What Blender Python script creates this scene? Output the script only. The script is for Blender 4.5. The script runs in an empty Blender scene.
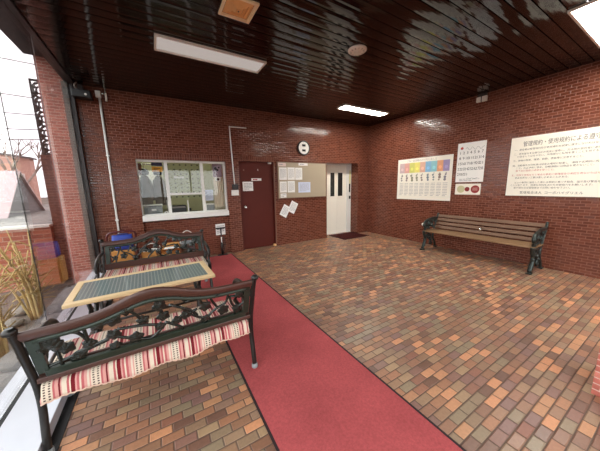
import bpy, bmesh, math, random
from mathutils import Vector, Matrix
random.seed(7)
C = bpy.context.scene.collection
PI = math.pi
XR, YB, HC = 5.517, 5.315, 3.083      # right wall, back wall, ceiling
XG = -0.95                            # glass wall
YF = -1.2                             # entrance glazing
SILL = 0.08

# ------------------------------------------------------------------ materials
def srgb(r, g, b):
    f = lambda c: (c/255/12.92) if c/255 <= .04045 else ((c/255+.055)/1.055)**2.4
    return (f(r), f(g), f(b), 1.0)

class NT:
    def __init__(s, name):
        s.m = bpy.data.materials.new(name); s.m.use_nodes = True
        s.t = s.m.node_tree; s.t.nodes.clear()
        s.out = s.n('ShaderNodeOutputMaterial')
    def n(s, kind, **kw):
        nd = s.t.nodes.new(kind)
        for k, v in kw.items(): setattr(nd, k, v)
        return nd
    def l(s, a, b): s.t.links.new(a, b)
    def put(s, sock, v):
        if isinstance(v, bpy.types.NodeSocket): s.l(v, sock)
        else: sock.default_value = v
    def math(s, op, a, b=0.0, c=0.0):
        nd = s.n('ShaderNodeMath', operation=op)
        s.put(nd.inputs[0], a); s.put(nd.inputs[1], b); s.put(nd.inputs[2], c)
        return nd.outputs[0]
    def vmath(s, op, a, b=(0, 0, 0)):
        nd = s.n('ShaderNodeVectorMath', operation=op)
        s.put(nd.inputs[0], a); s.put(nd.inputs[1], b)
        return nd.outputs[0]
    def mix(s, f, a, b, blend='MIX'):
        nd = s.n('ShaderNodeMix', data_type='RGBA', blend_type=blend)
        s.put(nd.inputs[0], f); s.put(nd.inputs[6], a); s.put(nd.inputs[7], b)
        return nd.outputs[2]
    def mixf(s, f, a, b):
        nd = s.n('ShaderNodeMix', data_type='FLOAT')
        s.put(nd.inputs[0], f); s.put(nd.inputs[2], a); s.put(nd.inputs[3], b)
        return nd.outputs[0]
    def ramp(s, f, stops, interp='LINEAR'):
        nd = s.n('ShaderNodeValToRGB'); cr = nd.color_ramp; cr.interpolation = interp
        while len(cr.elements) < len(stops): cr.elements.new(.5)
        for e, (p, c) in zip(cr.elements, stops): e.position = p; e.color = c
        s.put(nd.inputs[0], f); return nd.outputs[0]
    def noise(s, vec, scale, detail=3, rough=.5):
        nd = s.n('ShaderNodeTexNoise'); s.put(nd.inputs['Vector'], vec)
        nd.inputs['Scale'].default_value = scale; nd.inputs['Detail'].default_value = detail
        nd.inputs['Roughness'].default_value = rough
        return nd.outputs[0]
    def pos(s): return s.n('ShaderNodeNewGeometry').outputs['Position']
    def obj(s): return s.n('ShaderNodeTexCoord').outputs['Object']
    def sep(s, v):
        nd = s.n('ShaderNodeSeparateXYZ'); s.l(v, nd.inputs[0]); return nd.outputs
    def comb(s, x=0., y=0., z=0.):
        nd = s.n('ShaderNodeCombineXYZ')
        s.put(nd.inputs[0], x); s.put(nd.inputs[1], y); s.put(nd.inputs[2], z); return nd.outputs[0]
    def white(s, v):
        nd = s.n('ShaderNodeTexWhiteNoise', noise_dimensions='3D'); s.l(v, nd.inputs[0]); return nd.outputs
    def bump(s, h, strength=.3, dist=.01, normal=None):
        nd = s.n('ShaderNodeBump'); s.put(nd.inputs['Height'], h)
        nd.inputs['Strength'].default_value = strength; nd.inputs['Distance'].default_value = dist
        if normal is not None: s.l(normal, nd.inputs['Normal'])
        return nd.outputs[0]
    def bsdf(s, color, rough=.5, metal=0., normal=None, spec=.5, emit=None, estr=0.):
        nd = s.n('ShaderNodeBsdfPrincipled')
        s.put(nd.inputs['Base Color'], color); s.put(nd.inputs['Roughness'], rough)
        s.put(nd.inputs['Metallic'], metal); s.put(nd.inputs['Specular IOR Level'], spec)
        if normal is not None: s.l(normal, nd.inputs['Normal'])
        if emit is not None:
            nd.inputs['Emission Color'].default_value = emit; nd.inputs['Emission Strength'].default_value = estr
        s.l(nd.outputs[0], s.out.inputs[0]); return s.m

def plain(name, col, rough=.5, metal=0., spec=.5, var=.12, scale=30., bump=0., emit=None, estr=0.):
    s = NT(name); v = s.obj(); f = s.noise(v, scale, 4)
    a = tuple(c*(1-var) for c in col[:3])+(1,); b = tuple(min(1, c*(1+var)) for c in col[:3])+(1,)
    c = s.mix(f, a, b)
    nrm = s.bump(f, bump, .01) if bump else None
    return s.bsdf(c, rough, metal, nrm, spec, emit, estr)

def bricks(name, mode, bw, bh, mw, stops, mortar, rough=(.3, .5), tilt=.02, bstr=.5, spec=.5, half=.5, ox=0., oz=0., dirt=.25):
    """mode 'floor': rows run along x; 'wall': courses of constant z; 'soldier': upright bricks"""
    s = NT(name); g = s.n('ShaderNodeNewGeometry'); P = s.sep(g.outputs['Position'])
    if mode == 'floor': u, v = P[0], P[1]
    else:
        N = s.sep(g.outputs['True Normal'])
        isx = s.math('GREATER_THAN', s.math('ABSOLUTE', N[0]), .5)
        u, v = s.mixf(isx, P[0], P[1]), P[2]
        if mode == 'soldier': u, v = v, u
    u = s.math('ADD', u, 40.+ox); v = s.math('ADD', v, 40.+oz)
    vr = s.math('DIVIDE', v, bh); row = s.math('FLOOR', vr); fv = s.math('SUBTRACT', vr, row)
    par = s.math('MODULO', row, 2.)
    ur = s.math('ADD', s.math('DIVIDE', u, bw), s.math('MULTIPLY', par, half))
    col = s.math('FLOOR', ur); fu = s.math('SUBTRACT', ur, col)
    du = s.math('MULTIPLY', s.math('MINIMUM', fu, s.math('SUBTRACT', 1., fu)), bw)
    dv = s.math('MULTIPLY', s.math('MINIMUM', fv, s.math('SUBTRACT', 1., fv)), bh)
    d = s.math('MINIMUM', du, dv)
    mr = s.n('ShaderNodeMapRange', interpolation_type='SMOOTHSTEP')
    s.l(d, mr.inputs[0]); mr.inputs[1].default_value = mw*.35; mr.inputs[2].default_value = mw*.75
    face = mr.outputs[0]
    idv = s.comb(col, row, 3.)
    W = s.white(idv)
    c = s.ramp(W[0], stops)
    fine = s.noise(g.outputs['Position'], 60., 4); big = s.noise(g.outputs['Position'], 1.6, 3)
    c = s.mix(.55, c, s.mix(fine, (.55, .55, .55, 1), (1.35, 1.35, 1.35, 1)), 'MULTIPLY')
    c = s.mix(dirt, c, s.mix(big, (.45, .45, .45, 1), (1.5, 1.5, 1.5, 1)), 'MULTIPLY')
    c = s.mix(face, mortar, c)
    jit = s.vmath('MULTIPLY', s.vmath('SUBTRACT', W[1], (.5, .5, .5)), (tilt, tilt, tilt))
    nrm = s.vmath('NORMALIZE', s.vmath('ADD', g.outputs['Normal'], jit))
    mr2 = s.n('ShaderNodeMapRange', interpolation_type='SMOOTHSTEP')
    s.l(d, mr2.inputs[0]); mr2.inputs[1].default_value = mw*.2; mr2.inputs[2].default_value = mw*1.4
    h = s.math('ADD', mr2.outputs[0], s.math('MULTIPLY', fine, .15))
    nb = s.bump(h, bstr, .004, nrm)
    r = s.mixf(face, .8, s.mixf(s.math('MULTIPLY', W[0], 1.), rough[0], rough[1]))
    return s.bsdf(c, r, 0., nb, spec)

def glass(name, tint=(1, 1, 1, 1), ior=1.5):
    s = NT(name)
    tr = s.n('ShaderNodeBsdfTransparent'); tr.inputs[0].default_value = tint
    gl = s.n('ShaderNodeBsdfGlossy'); gl.inputs['Roughness'].default_value = 0.0
    g = s.n('ShaderNodeNewGeometry')                     # reflectance by angle, the same from either side of the pane
    dt = s.n('ShaderNodeVectorMath', operation='DOT_PRODUCT'); s.l(g.outputs['Normal'], dt.inputs[0]); s.l(g.outputs['Incoming'], dt.inputs[1])
    k = s.math('POWER', s.math('SUBTRACT', 1., s.math('ABSOLUTE', dt.outputs['Value'])), 5.)
    v = s.noise(s.pos(), 3., 2)
    f = s.math('MULTIPLY', s.math('ADD', .04, s.math('MULTIPLY', k, .96)), s.mixf(v, .85, 1.0))
    mx = s.n('ShaderNodeMixShader'); s.l(f, mx.inputs[0]); s.l(tr.outputs[0], mx.inputs[1]); s.l(gl.outputs[0], mx.inputs[2])
    s.l(mx.outputs[0], s.out.inputs[0]); return s.m

def stripes(name):
    """woven striped cotton: cross stripes along local x with dotted rows"""
    s = NT(name); v = s.obj(); P = s.sep(v)
    t = s.math('FRACT', s.math('DIVIDE', s.math('ADD', P[0], 5.), .205))
    cream, pink, mar, rose, dk = srgb(214, 198, 178), srgb(206, 150, 142), srgb(112, 26, 34), srgb(182, 96, 98), srgb(70, 40, 44)
    st = [(0, cream), (.10, rose), (.15, cream), (.18, mar), (.27, pink), (.31, rose), (.36, cream), (.40, rose), (.46, pink), (.52, cream), (.57, pink), (.60, cream), (.82, rose), (.86, pink), (.93, mar), (.97, pink)]
    c = s.ramp(t, st, 'CONSTANT')
    geo = s.sep(s.pos())
    run = s.math('ADD', geo[1], geo[2])
    for cen in (.66, .76):
        inrow = s.math('LESS_THAN', s.math('ABSOLUTE', s.math('SUBTRACT', t, cen)), .022)
        dot = s.math('LESS_THAN', s.math('FRACT', s.math('DIVIDE', run, .017)), .5)
        c = s.mix(s.math('MULTIPLY', inrow, dot), c, dk)
    w = s.n('ShaderNodeTexWave', wave_type='BANDS', bands_direction='X'); s.l(v, w.inputs[0]); w.inputs['Scale'].default_value = 120.
    c = s.mix(.25, c, s.mix(s.noise(v, 250., 2), (.6, .6, .6, 1), (1.3, 1.3, 1.3, 1)), 'MULTIPLY')
    return s.bsdf(c, .9, 0., s.bump(w.outputs[0], .25, .003), .2)

def wood(name, a, b, axis=0, rough=.45, scale=18., spec=.5):
    s = NT(name); v = s.obj(); P = s.sep(v)
    k = [1., 1., 1.]; k[axis] = .06
    f = s.noise(s.vmath('MULTIPLY', v, tuple(k)), scale*3, 5, .6)
    return s.bsdf(s.mix(f, a, b), rough, 0., s.bump(f, .2, .004), spec)

def carpet(name, a, b):
    s = NT(name); v = s.pos(); f = s.noise(v, 420., 3, .7); g = s.noise(v, 3.2, 3); h = s.noise(v, 70., 4)
    c = s.mix(f, a, b)
    c = s.mix(.55, c, s.mix(g, (.5, .5, .5, 1), (1.45, 1.45, 1.45, 1)), 'MULTIPLY')
    c = s.mix(.6, c, s.mix(h, (.45, .45, .45, 1), (1.5, 1.5, 1.5, 1)), 'MULTIPLY')
    return s.bsdf(c, .95, 0., s.bump(f, .9, .006), .15)

M = {}
M['floor'] = bricks('floor_pavers', 'floor', .1235, .0622, .0055,
    [(0, srgb(112, 82, 70)), (.14, srgb(146, 104, 80)), (.28, srgb(142, 124, 100)), (.40, srgb(162, 114, 86)), (.52, srgb(132, 98, 90)),
     (.64, srgb(168, 138, 106)), (.75, srgb(140, 92, 76)), (.86, srgb(186, 136, 100)), (1, srgb(210, 146, 106))],
    srgb(96, 76, 64), rough=(.34, .5), tilt=.04, bstr=.7, dirt=.4, oz=.019)
WST = [(0, srgb(92, 47, 34)), (.3, srgb(100, 53, 38)), (.6, srgb(107, 58, 42)), (.9, srgb(116, 65, 48)), (1, srgb(96, 54, 42))]
M['wall'] = bricks('wall_tiles', 'wall', .112, .0440, .0065, WST, srgb(132, 84, 66), rough=(.10, .2), tilt=.035, bstr=.6, spec=.4, dirt=.25)
M['soldier'] = bricks('soldier_tiles', 'soldier', .112, .0440, .0065, WST, srgb(132, 84, 66), rough=(.10, .2), tilt=.035, spec=.4, half=0., ox=-.02, dirt=.25)
M['outer_brick'] = bricks('outer_tiles', 'wall', .112, .0440, .007,
    [(0, srgb(166, 92, 78)), (.5, srgb(188, 106, 92)), (1, srgb(202, 122, 106))], srgb(204, 168, 154), rough=(.4, .6), tilt=.04, spec=.4)
M['planter_brick'] = bricks('planter_tiles', 'wall', .225, .0705, .009,
    [(0, srgb(150, 76, 54)), (.5, srgb(172, 92, 66)), (1, srgb(190, 112, 84))], srgb(178, 140, 120), rough=(.5, .7), tilt=.03)
M['terrace'] = bricks('terrace_pavers', 'floor', .45, .3, .012, [(0, srgb(112, 108, 104)), (1, srgb(140, 134, 128))], srgb(92, 88, 84), rough=(.7, .9), tilt=.01)
M['carpet'] = carpet('red_carpet', srgb(140, 47, 53), srgb(220, 112, 112))
M['binding'] = plain('carpet_binding', srgb(40, 22, 24), .8)
M['mat'] = carpet('maroon_mat', srgb(44, 14, 14), srgb(84, 32, 28))
M['alu'] = plain('white_painted_metal', srgb(226, 224, 218), .35)
M['sillmetal'] = plain('pale_sill_metal', srgb(206, 206, 214), .3, .0, .5, .06, 6.)
M['greyframe'] = plain('grey_frame', srgb(112, 104, 98), .4, .3)
M['darkframe'] = plain('dark_frame', srgb(52, 44, 44), .4, .2)
M['gasket'] = plain('black_gasket_and_shade', srgb(16, 15, 16), .6)
M['white'] = plain('matte_white', srgb(232, 230, 224), .5, var=.04)
M['paper'] = plain('white_paper', srgb(240, 238, 234), .7, var=.03)
M['ivory'] = plain('ivory_board', srgb(238, 232, 218), .6, var=.03, scale=4)
M['cork'] = plain('beige_board', srgb(172, 158, 136), .8, var=.08, scale=120)
M['browndoor'] = plain('brown_door_paint', srgb(84, 28, 18), .5, spec=.25, var=.08, scale=5)
M['creamdoor'] = plain('cream_door_paint', srgb(248, 242, 228), .4, var=.03)
M['browntrim'] = plain('brown_trim', srgb(112, 74, 56), .45)
M['black'] = plain('black_plastic', srgb(20, 19, 20), .4)
M['ink'] = plain('printed_ink', srgb(26, 24, 27), .8, var=0)
M['greyink'] = plain('grey_print', srgb(150, 150, 154), .8, var=0)
M['redink'] = plain('red_print', srgb(176, 66, 58), .8, var=0)
M['chrome'] = plain('chrome', srgb(206, 204, 198), .18, 1.)
M['darkglass'] = plain('dark_door_glass', srgb(40, 42, 40), .08, spec=.6)
M['iron'] = plain('dark_cast_iron', srgb(40, 38, 36), .32, .45, .6, .3, 40., .2)
M['greeniron'] = plain('verdigris_iron', srgb(38, 50, 40), .36, .25, .6, .35, 30., .25)
M['vine'] = plain('vine_iron', srgb(30, 35, 30), .26, .35, .7, .4, 60., .3)
M['blackiron'] = plain('black_scroll_iron', srgb(58, 64, 61), .3, .7, .6, .45, 40., .4)
M['benchwood'] = wood('stained_bench_wood', srgb(54, 31, 26), srgb(88, 56, 46), 0, .35)
M['slatwood'] = wood('worn_slat_wood', srgb(84, 60, 46), srgb(136, 102, 78), 0, .5)
M['seatwood'] = wood('tan_slat_wood', srgb(112, 84, 58), srgb(160, 126, 92), 0, .45)
M['tablewood'] = wood('pale_table_wood', srgb(206, 172, 124), srgb(234, 206, 162), 0, .4)
M['cloth'] = stripes('striped_cotton')
M['glass'] = glass('clear_glass', (.97, .98, .97, 1))
M['tint'] = glass('dark_tinted_glass', (.76, .72, .72, 1))
M['office_wall'] = plain('office_paint', srgb(182, 178, 142), .7, var=.05, scale=3)
M['office_grey'] = plain('counter_grey', srgb(170, 168, 160), .5)
M['soil'] = plain('garden_soil', srgb(100, 88, 78), .95, var=.6, scale=9., bump=.5)
M['rock'] = plain('grey_rock', srgb(128, 120, 112), .9, var=.4, scale=12., bump=.6)
M['straw'] = plain('dry_straw', srgb(206, 178, 122), .8, var=.25, scale=14.)
M['bark'] = plain('bare_bark', srgb(150, 132, 122), .9, var=.3)
M['concrete'] = plain('pale_concrete', srgb(104, 98, 98), .85, var=.15, scale=4.)
M['capstone'] = plain('white_capstone', srgb(226, 220, 210), .7, var=.06, scale=6.)
M['card'] = plain('brown_cardboard', srgb(190, 132, 66), .75, var=.15, scale=6.)
M['blue'] = plain('blue_fabric', srgb(38, 62, 150), .6, var=.2)
M['redtube'] = plain('dark_red_tube', srgb(84, 26, 30), .35)
M['greyplastic'] = plain('grey_plastic', srgb(138, 142, 144), .45)
M['tan'] = plain('tan_vent', srgb(236, 188, 128), .5, var=.08)
M['orange'] = plain('orange_sign', srgb(240, 168, 44), .6)
M['navy'] = plain('navy_card', srgb(48, 44, 92), .6)
M['brownjacket'] = plain('brown_jacket', srgb(96, 84, 70), .85, var=.2)
M['curtain'] = plain('cream_curtain', srgb(226, 212, 190), .85, var=.06)
M['mauve'] = plain('mauve_poster', srgb(150, 128, 142), .7, var=.15, scale=12)
M['paleblue'] = plain('pale_blue_paper', srgb(206, 214, 236), .7, var=.04)

def ceiling_mat():
    s = NT('dark_gloss_planks'); v = s.pos()
    k = s.noise(s.vmath('MULTIPLY', v, (.35, 40., 1.)), 6., 3)
    c = s.mix(k, srgb(26, 15, 12), srgb(36, 22, 18))
    return s.bsdf(c, s.mixf(s.noise(v, 1.1, 2), .05, .1), 0., s.bump(s.noise(s.vmath('MULTIPLY', v, (1.2, 6., 1.)), 3., 2), .05, .02), .38)
M['ceiling'] = ceiling_mat()
def lampm(name, col, e):
    s = NT(name); em = s.n('ShaderNodeEmission'); em.inputs[0].default_value = col; em.inputs[1].default_value = e
    f = s.noise(s.obj(), 20., 1); s.put(em.inputs[1], s.mixf(f, e*.96, e*1.04))
    s.l(em.outputs[0], s.out.inputs[0]); return s.m
M['lit'] = lampm('lit_diffuser', (1.0, .96, .88, 1), 55.)
M['dim'] = lampm('unlit_diffuser_glow', (1.0, .86, .79, 1), .42)  # faint glow added to the strip lamp that is off
M['office_lit'] = lampm('office_tube', (1.0, 1.0, .86, 1), 9.)
def tile_top():
    s = NT('grey_mosaic'); P = s.sep(s.obj())
    a = s.math('FRACT', s.math('DIVIDE', s.math('ADD', P[0], 9.), .026)); b = s.math('FRACT', s.math('DIVIDE', s.math('ADD', P[1], 9.), .026))
    m = s.math('MULTIPLY', s.math('GREATER_THAN', a, .3), s.math('GREATER_THAN', b, .3))
    c = s.mix(m, srgb(138, 148, 144), srgb(98, 110, 110))
    return s.bsdf(c, .12, 0., None, .6)
M['mosaic'] = tile_top()
def peg():
    s = NT('key_board_paint'); P = s.sep(s.pos())
    a = s.math('SUBTRACT', s.math('FRACT', s.math('DIVIDE', P[0], .12)), .5); b = s.math('SUBTRACT', s.math('FRACT', s.math('DIVIDE', P[2], .1)), .5)
    d = s.math('ADD', s.math('POWER', a, 2.), s.math('POWER', b, 2.))
    return s.bsdf(s.mix(s.math('LESS_THAN', d, .022), srgb(172, 176, 138), srgb(76, 78, 60)), .6)
M['peg'] = peg()
def colm(name, r, g, b): return plain(name, srgb(r, g, b), .65, var=.05)

# ------------------------------------------------------------------ mesh helpers
def box(bm, x0, x1, y0, y1, z0, z1, bev=0.):
    g = bmesh.ops.create_cube(bm, size=1.)
    for v in g['verts']:
        v.co = Vector(((x0+x1)/2+v.co.x*(x1-x0), (y0+y1)/2+v.co.y*(y1-y0), (z0+z1)/2+v.co.z*(z1-z0)))
    if bev:
        es = {e for v in g['verts'] for e in v.link_edges}
        bmesh.ops.bevel(bm, geom=list(es), offset=bev, segments=2, profile=.5, affect='EDGES')
    return bm
def B(*a, **k): return box(bmesh.new(), *a, **k)
def frames(pts):
    n = len(pts); T = []
    for i in range(n):
        t = (pts[min(i+1, n-1)]-pts[max(i-1, 0)])
        T.append(t.normalized() if t.length > 1e-9 else Vector((0, 0, 1)))
    up = Vector((0, 0, 1)) if abs(T[0].z) < .9 else Vector((1, 0, 0))
    nrm = (up-T[0]*up.dot(T[0])).normalized(); out = []
    for t in T:
        nrm = nrm-t*nrm.dot(t)
        nrm = nrm.normalized() if nrm.length > 1e-6 else t.orthogonal().normalized()
        out.append((nrm, t.cross(nrm)))
    return out
def tube(bm, pts, r, n=8, sq=None):
    """r: one radius or one per point; sq=(a,b): elliptical section scale"""
    pts = [Vector(p) for p in pts]; fr = frames(pts); rings = []
    rr = r if isinstance(r, (list, tuple)) else [r]*len(pts)
    sa, sb = sq or (1., 1.)
    for p, (a, b), q in zip(pts, fr, rr):
        rings.append([bm.verts.new(p+a*math.cos(2*PI*k/n)*q*sa+b*math.sin(2*PI*k/n)*q*sb) for k in range(n)])
    for A, Bq in zip(rings, rings[1:]):
        for k in range(n): bm.faces.new((A[k], A[(k+1) % n], Bq[(k+1) % n], Bq[k])).smooth = True
    bm.faces.new(rings[0][::-1]); bm.faces.new(rings[-1]); return bm
def smooth(pts, k=6):
    pts = [Vector(p) for p in pts]
    if len(pts) < 3: return pts
    out = []
    for i in range(len(pts)-1):
        p0, p1, p2, p3 = pts[max(i-1, 0)], pts[i], pts[i+1], pts[min(i+2, len(pts)-1)]
        for j in range(k):
            t = j/k
            out.append(.5*((2*p1)+(p2-p0)*t+(2*p0-5*p1+4*p2-p3)*t*t+(3*p1-p0-3*p2+p3)*t**3))
    return out+[pts[-1]]
def lathe(bm, prof, c=(0, 0, 0), n=24, axis='z'):
    rings = []; c = Vector(c)
    for r, h in prof:
        ring = []
        for k in range(n):
            a = 2*PI*k/n; x, y = r*math.cos(a), r*math.sin(a)
            p = Vector((x, y, h)) if axis == 'z' else (Vector((x, -h, y)) if axis == 'y' else Vector((-h, x, y)))
            ring.append(bm.verts.new(c+p))
        rings.append(ring)
    for A, Bq in zip(rings, rings[1:]):
        for k in range(n): bm.faces.new((A[k], A[(k+1) % n], Bq[(k+1) % n], Bq[k])).smooth = True
    bm.faces.new(rings[0][::-1]); bm.faces.new(rings[-1]); return bm
def spiral(cx, cz, r0, r1, a0, a1, y, n=14):
    return [Vector((cx, y+(r0+(r1-r0)*i/n)*math.cos(a0+(a1-a0)*i/n), cz+(r0+(r1-r0)*i/n)*math.sin(a0+(a1-a0)*i/n))) for i in range(n+1)]
def leaf(bm, cen, ax, ay, az, r, lobes=5, rot=0., th=.006):
    """a five-lobed cast leaf with a raised middle, lying in the plane ax,ay"""
    n = lobes*4; F, Bk = [], []
    for k in range(n):
        a = 2*PI*k/n+rot; q = r*(.86+.14*math.cos(lobes*(a-rot)))
        p = Vector(cen)+ax*math.cos(a)*q+ay*math.sin(a)*q
        F.append(bm.verts.new(p+az*th*.4)); Bk.append(bm.verts.new(p-az*th*.4))
    cf = bm.verts.new(Vector(cen)+az*th*1.6); cb = bm.verts.new(Vector(cen)-az*th*1.6)
    for k in range(n):
        j = (k+1) % n
        bm.faces.new((F[k], F[j], cf)); bm.faces.new((Bk[j], Bk[k], cb)); bm.faces.new((F[j], F[k], Bk[k], Bk[j]))
def plane_card(bm, O, ux, uz, w, h, th, nrm):
    """a thin card: corner O, width along ux, height along uz, thickness towards nrm"""
    O = Vector(O); p = [O, O+ux*w, O+ux*w+uz*h, O+uz*h]
    a = [bm.verts.new(q) for q in p]; b = [bm.verts.new(q+nrm*th) for q in p]
    bm.faces.new(a[::-1]); bm.faces.new(b)
    for i in range(4): bm.faces.new((a[i], a[(i+1) % 4], b[(i+1) % 4], b[i]))
    return bm
def mw(o):
    m = Matrix.Translation(o.location) @ o.rotation_euler.to_matrix().to_4x4()
    return (mw(o.parent) @ m) if o.parent else m
def obj(name, bm, mat, parent=None, world=True):
    bmesh.ops.recalc_face_normals(bm, faces=bm.faces[:])
    if parent is not None and world: bmesh.ops.transform(bm, matrix=mw(parent).inverted(), verts=bm.verts[:])
    me = bpy.data.meshes.new(name); bm.to_mesh(me); bm.free()
    me.materials.append(M[mat] if isinstance(mat, str) else mat)
    o = bpy.data.objects.new(name, me); C.objects.link(o)
    if parent is not None: o.parent = parent
    return o
def tag(o, label, cat, group=None):
    o['label'] = label; o['category'] = cat
    if group: o['group'] = group
    return o
def thing(name, label, cat, loc=(0, 0, 0), rz=0., group=None):
    o = bpy.data.objects.new(name, None); o.empty_display_size = .05; C.objects.link(o)
    o.location = loc; o.rotation_euler = (0, 0, rz); return tag(o, label, cat, group)
def struct(name, bm, mat, parent=None):
    o = obj(name, bm, mat, parent)
    if parent is None: o['kind'] = 'structure'
    return o
def dup(root, loc, rz, label=None, group=None):
    r = root.copy(); C.objects.link(r); r.location = loc; r.rotation_euler = (0, 0, rz)
    if label: r['label'] = label
    if group: r['group'] = group
    for ch in list(root.children):
        c = ch.copy(); C.objects.link(c); c.parent = r
        for g in list(ch.children):
            d = g.copy(); C.objects.link(d); d.parent = c
    return r
X, Y, Z = Vector((1, 0, 0)), Vector((0, 1, 0)), Vector((0, 0, 1))
def text(body, size, O, ux, uz, nrm, mat, parent, name='lettering', align='LEFT', width=None):
    """lettering as a thin mesh: baseline start O, reading along ux, up uz"""
    cu = bpy.data.curves.new(name, 'FONT'); cu.body = body; cu.size = size; cu.align_x = align
    cu.extrude = .0004; cu.resolution_u = 2
    to = bpy.data.objects.new(name, cu); C.objects.link(to)
    bpy.context.view_layer.update()
    me = bpy.data.meshes.new_from_object(to.evaluated_get(bpy.context.evaluated_depsgraph_get()))
    bpy.data.objects.remove(to); bpy.data.curves.remove(cu)
    bm = bmesh.new(); bm.from_mesh(me); bpy.data.meshes.remove(me)
    sx = 1.
    if width and bm.verts:
        w = max(v.co.x for v in bm.verts)-min(v.co.x for v in bm.verts); sx = width/max(w, 1e-6)
    for v in bm.verts: v.co = Vector(O)+ux*v.co.x*sx+uz*v.co.y+nrm*v.co.z
    return obj(name, bm, mat, parent)
def lines(bm, O, ux, uz, nrm, w, h, rows, ph=.35, mg=.12, seed=0, words=True):
    """printed text rows on a card as small flat slabs"""
    rnd = random.Random(seed); O = Vector(O)
    for i in range(rows):
        zc = h*(1-mg)-(h*(1-2*mg))*(i+.5)/rows; t = (h*(1-2*mg))/rows*ph; x = w*mg; end = w*(1-mg)*(1 if i < rows-1 else .7)
        while x < end:
            L = min(rnd.uniform(.08, .3)*w, end-x) if words else end-x
            if L > .01*w: plane_card(bm, O+ux*x+uz*(zc-t/2)+nrm*.0002, ux, uz, L, t, .0006, nrm)
            x += L+w*.03
    return bm

# ------------------------------------------------------------------ room shell
def grid_wall(bm, u0, u1, z0, z1, holes, mk):
    us = sorted({u0, u1} | {a for h in holes for a in h[:2]}); zs = sorted({z0, z1} | {a for h in holes for a in h[2:]})
    for a, b in zip(us, us[1:]):
        for c, d in zip(zs, zs[1:]):
            m, n = (a+b)/2, (c+d)/2
            if not any(h[0] < m < h[1] and h[2] < n < h[3] for h in holes): mk(bm, a, b, c, d)
struct('floor', B(XG-.05, XR+.15, YF-.1, YB+.5, -.1, 0), 'floor')
NICHE = (-.235, 1.345, 0., 1.975); BDOOR = (1.625, 2.45, 0., 2.0); WDOOR = (4.0, 5.13, 0., 2.03)
bm = bmesh.new()
grid_wall(bm, -1.02, XR+.15, 0, HC+.03, [NICHE, BDOOR, WDOOR], lambda q, a, b, c, d: box(q, a, b, YB, YB+.16, c, d))
box(bm, NICHE[0], NICHE[1], YB+.05, YB+.16, 0, .82)
box(bm, 3.8, 4.0, YB+.16, 5.72, 0, 2.2); box(bm, 5.13, 5.35, YB+.16, 5.72, 0, 2.2); box(bm, 4.0, 5.13, YB+.16, 5.72, 2.03, 2.2)
wall_back = struct('wall_back', bm, 'wall')
bm = bmesh.new(); box(bm, NICHE[0]-.02, NICHE[1]+.02, YB-.003, YB, 1.975, 2.085)
struct('lintel_course', bm, 'soldier', wall_back)
bm = bmesh.new(); box(bm, BDOOR[0]-.02, BDOOR[1]+.02, YB-.003, YB, 2.0, 2.11)
struct('lintel_course', bm, 'soldier', wall_back)
struct('wall_right', B(XR, XR+.15, YF, YB, 0, HC+.03), 'wall')
struct('wall_pier', B(2.44, 2.84, -.22, .245, 0, HC), 'outer_brick')
# plank ceiling: each plank slightly bowed and rolled between dark grooves
bm = bmesh.new(); pitch = .1262; y = YF-.05; rnd = random.Random(3); yo = 3.339-math.floor((3.339-y)/pitch)*pitch
prof = []; yy = yo-pitch
while yy < YB+.0:
    r = rnd.uniform(-.0016, .0016)
    for t, dz in ((.0, .014), (.07, .014), (.075, .001), (.3, -.0006), (.55, -.001), (.8, -.0006), (.995, .001)):
        prof.append((min(yy+t*pitch, YB), HC+dz+r*(t-.5)*2))
    yy += pitch
xs = (XG-.02, XR+.02); rows = [[bm.verts.new((x, a, b)) for a, b in prof] for x in xs]
for i in range(len(prof)-1):
    bm.faces.new((rows[0][i], rows[0][i+1], rows[1][i+1], rows[1][i]))
top = [bm.verts.new((x, a, HC+.12)) for x, a in ((xs[0], prof[0][0]), (xs[0], prof[-1][0]), (xs[1], prof[-1][0]), (xs[1], prof[0][0]))]
bm.faces.new(top)
bm.faces.new([rows[0][0], rows[1][0], top[3], top[0]]); bm.faces.new([rows[0][-1], rows[1][-1], top[2], top[1]])
struct('ceiling', bm, 'ceiling')
bm = bmesh.new(); box(bm, -1.42, XG-.05, YF-.3, YB+.005, 3.40, 3.52); box(bm, XG-.05, XG-.031, YF-.3, YB+.005, HC-.02, 3.52)
struct('trim_1', bm, 'darkframe')          # eave outside
# left glass wall
w1 = struct('window_1', B(XG-.03, XG+.05, YF, YB, HC-.02, HC+.03), 'darkframe')
struct('window_post', B(XG-.09, XG-.025, YB-.13, YB-.005, SILL, HC-.02), 'greyframe', w1)
struct('window_post', B(XG-.025, XG+.03, YB-.09, YB-.005, SILL, HC-.02), 'darkframe', w1)
struct('pane', B(XG-.005, XG+.005, YF, 2.93, SILL, HC-.02), 'glass', w1)
struct('pane', B(XG-.012, XG-.002, 2.935, 3.868, SILL, HC-.02), 'tint', w1)
struct('pane', B(XG-.005, XG+.005, 3.876, YB-.09, SILL, HC-.02), 'glass', w1)
struct('pane_edge', B(XG-.002, XG+.001, 3.869, 3.875, SILL, HC-.02), 'greyplastic', w1)
struct('pane_joint', B(XG-.007, XG-.003, 2.930, 2.935, SILL, HC-.02), 'gasket', w1)
bm = bmesh.new(); box(bm, XG-.1, XG-.0, YF, YB, -.02, SILL-.005); box(bm, XG+.03, -.672, YF, YB, 0, SILL, .004)
sill = struct('trim_2', bm, 'sillmetal')
struct('gasket', B(XG, XG+.03, YF, YB, 0, SILL-.006), 'gasket', sill)
struct('sill_shade_strip', B(-.672, -.615, YF, YB, 0, .006), 'gasket')  # black strip put in for the shade beside the raised sill
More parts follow.
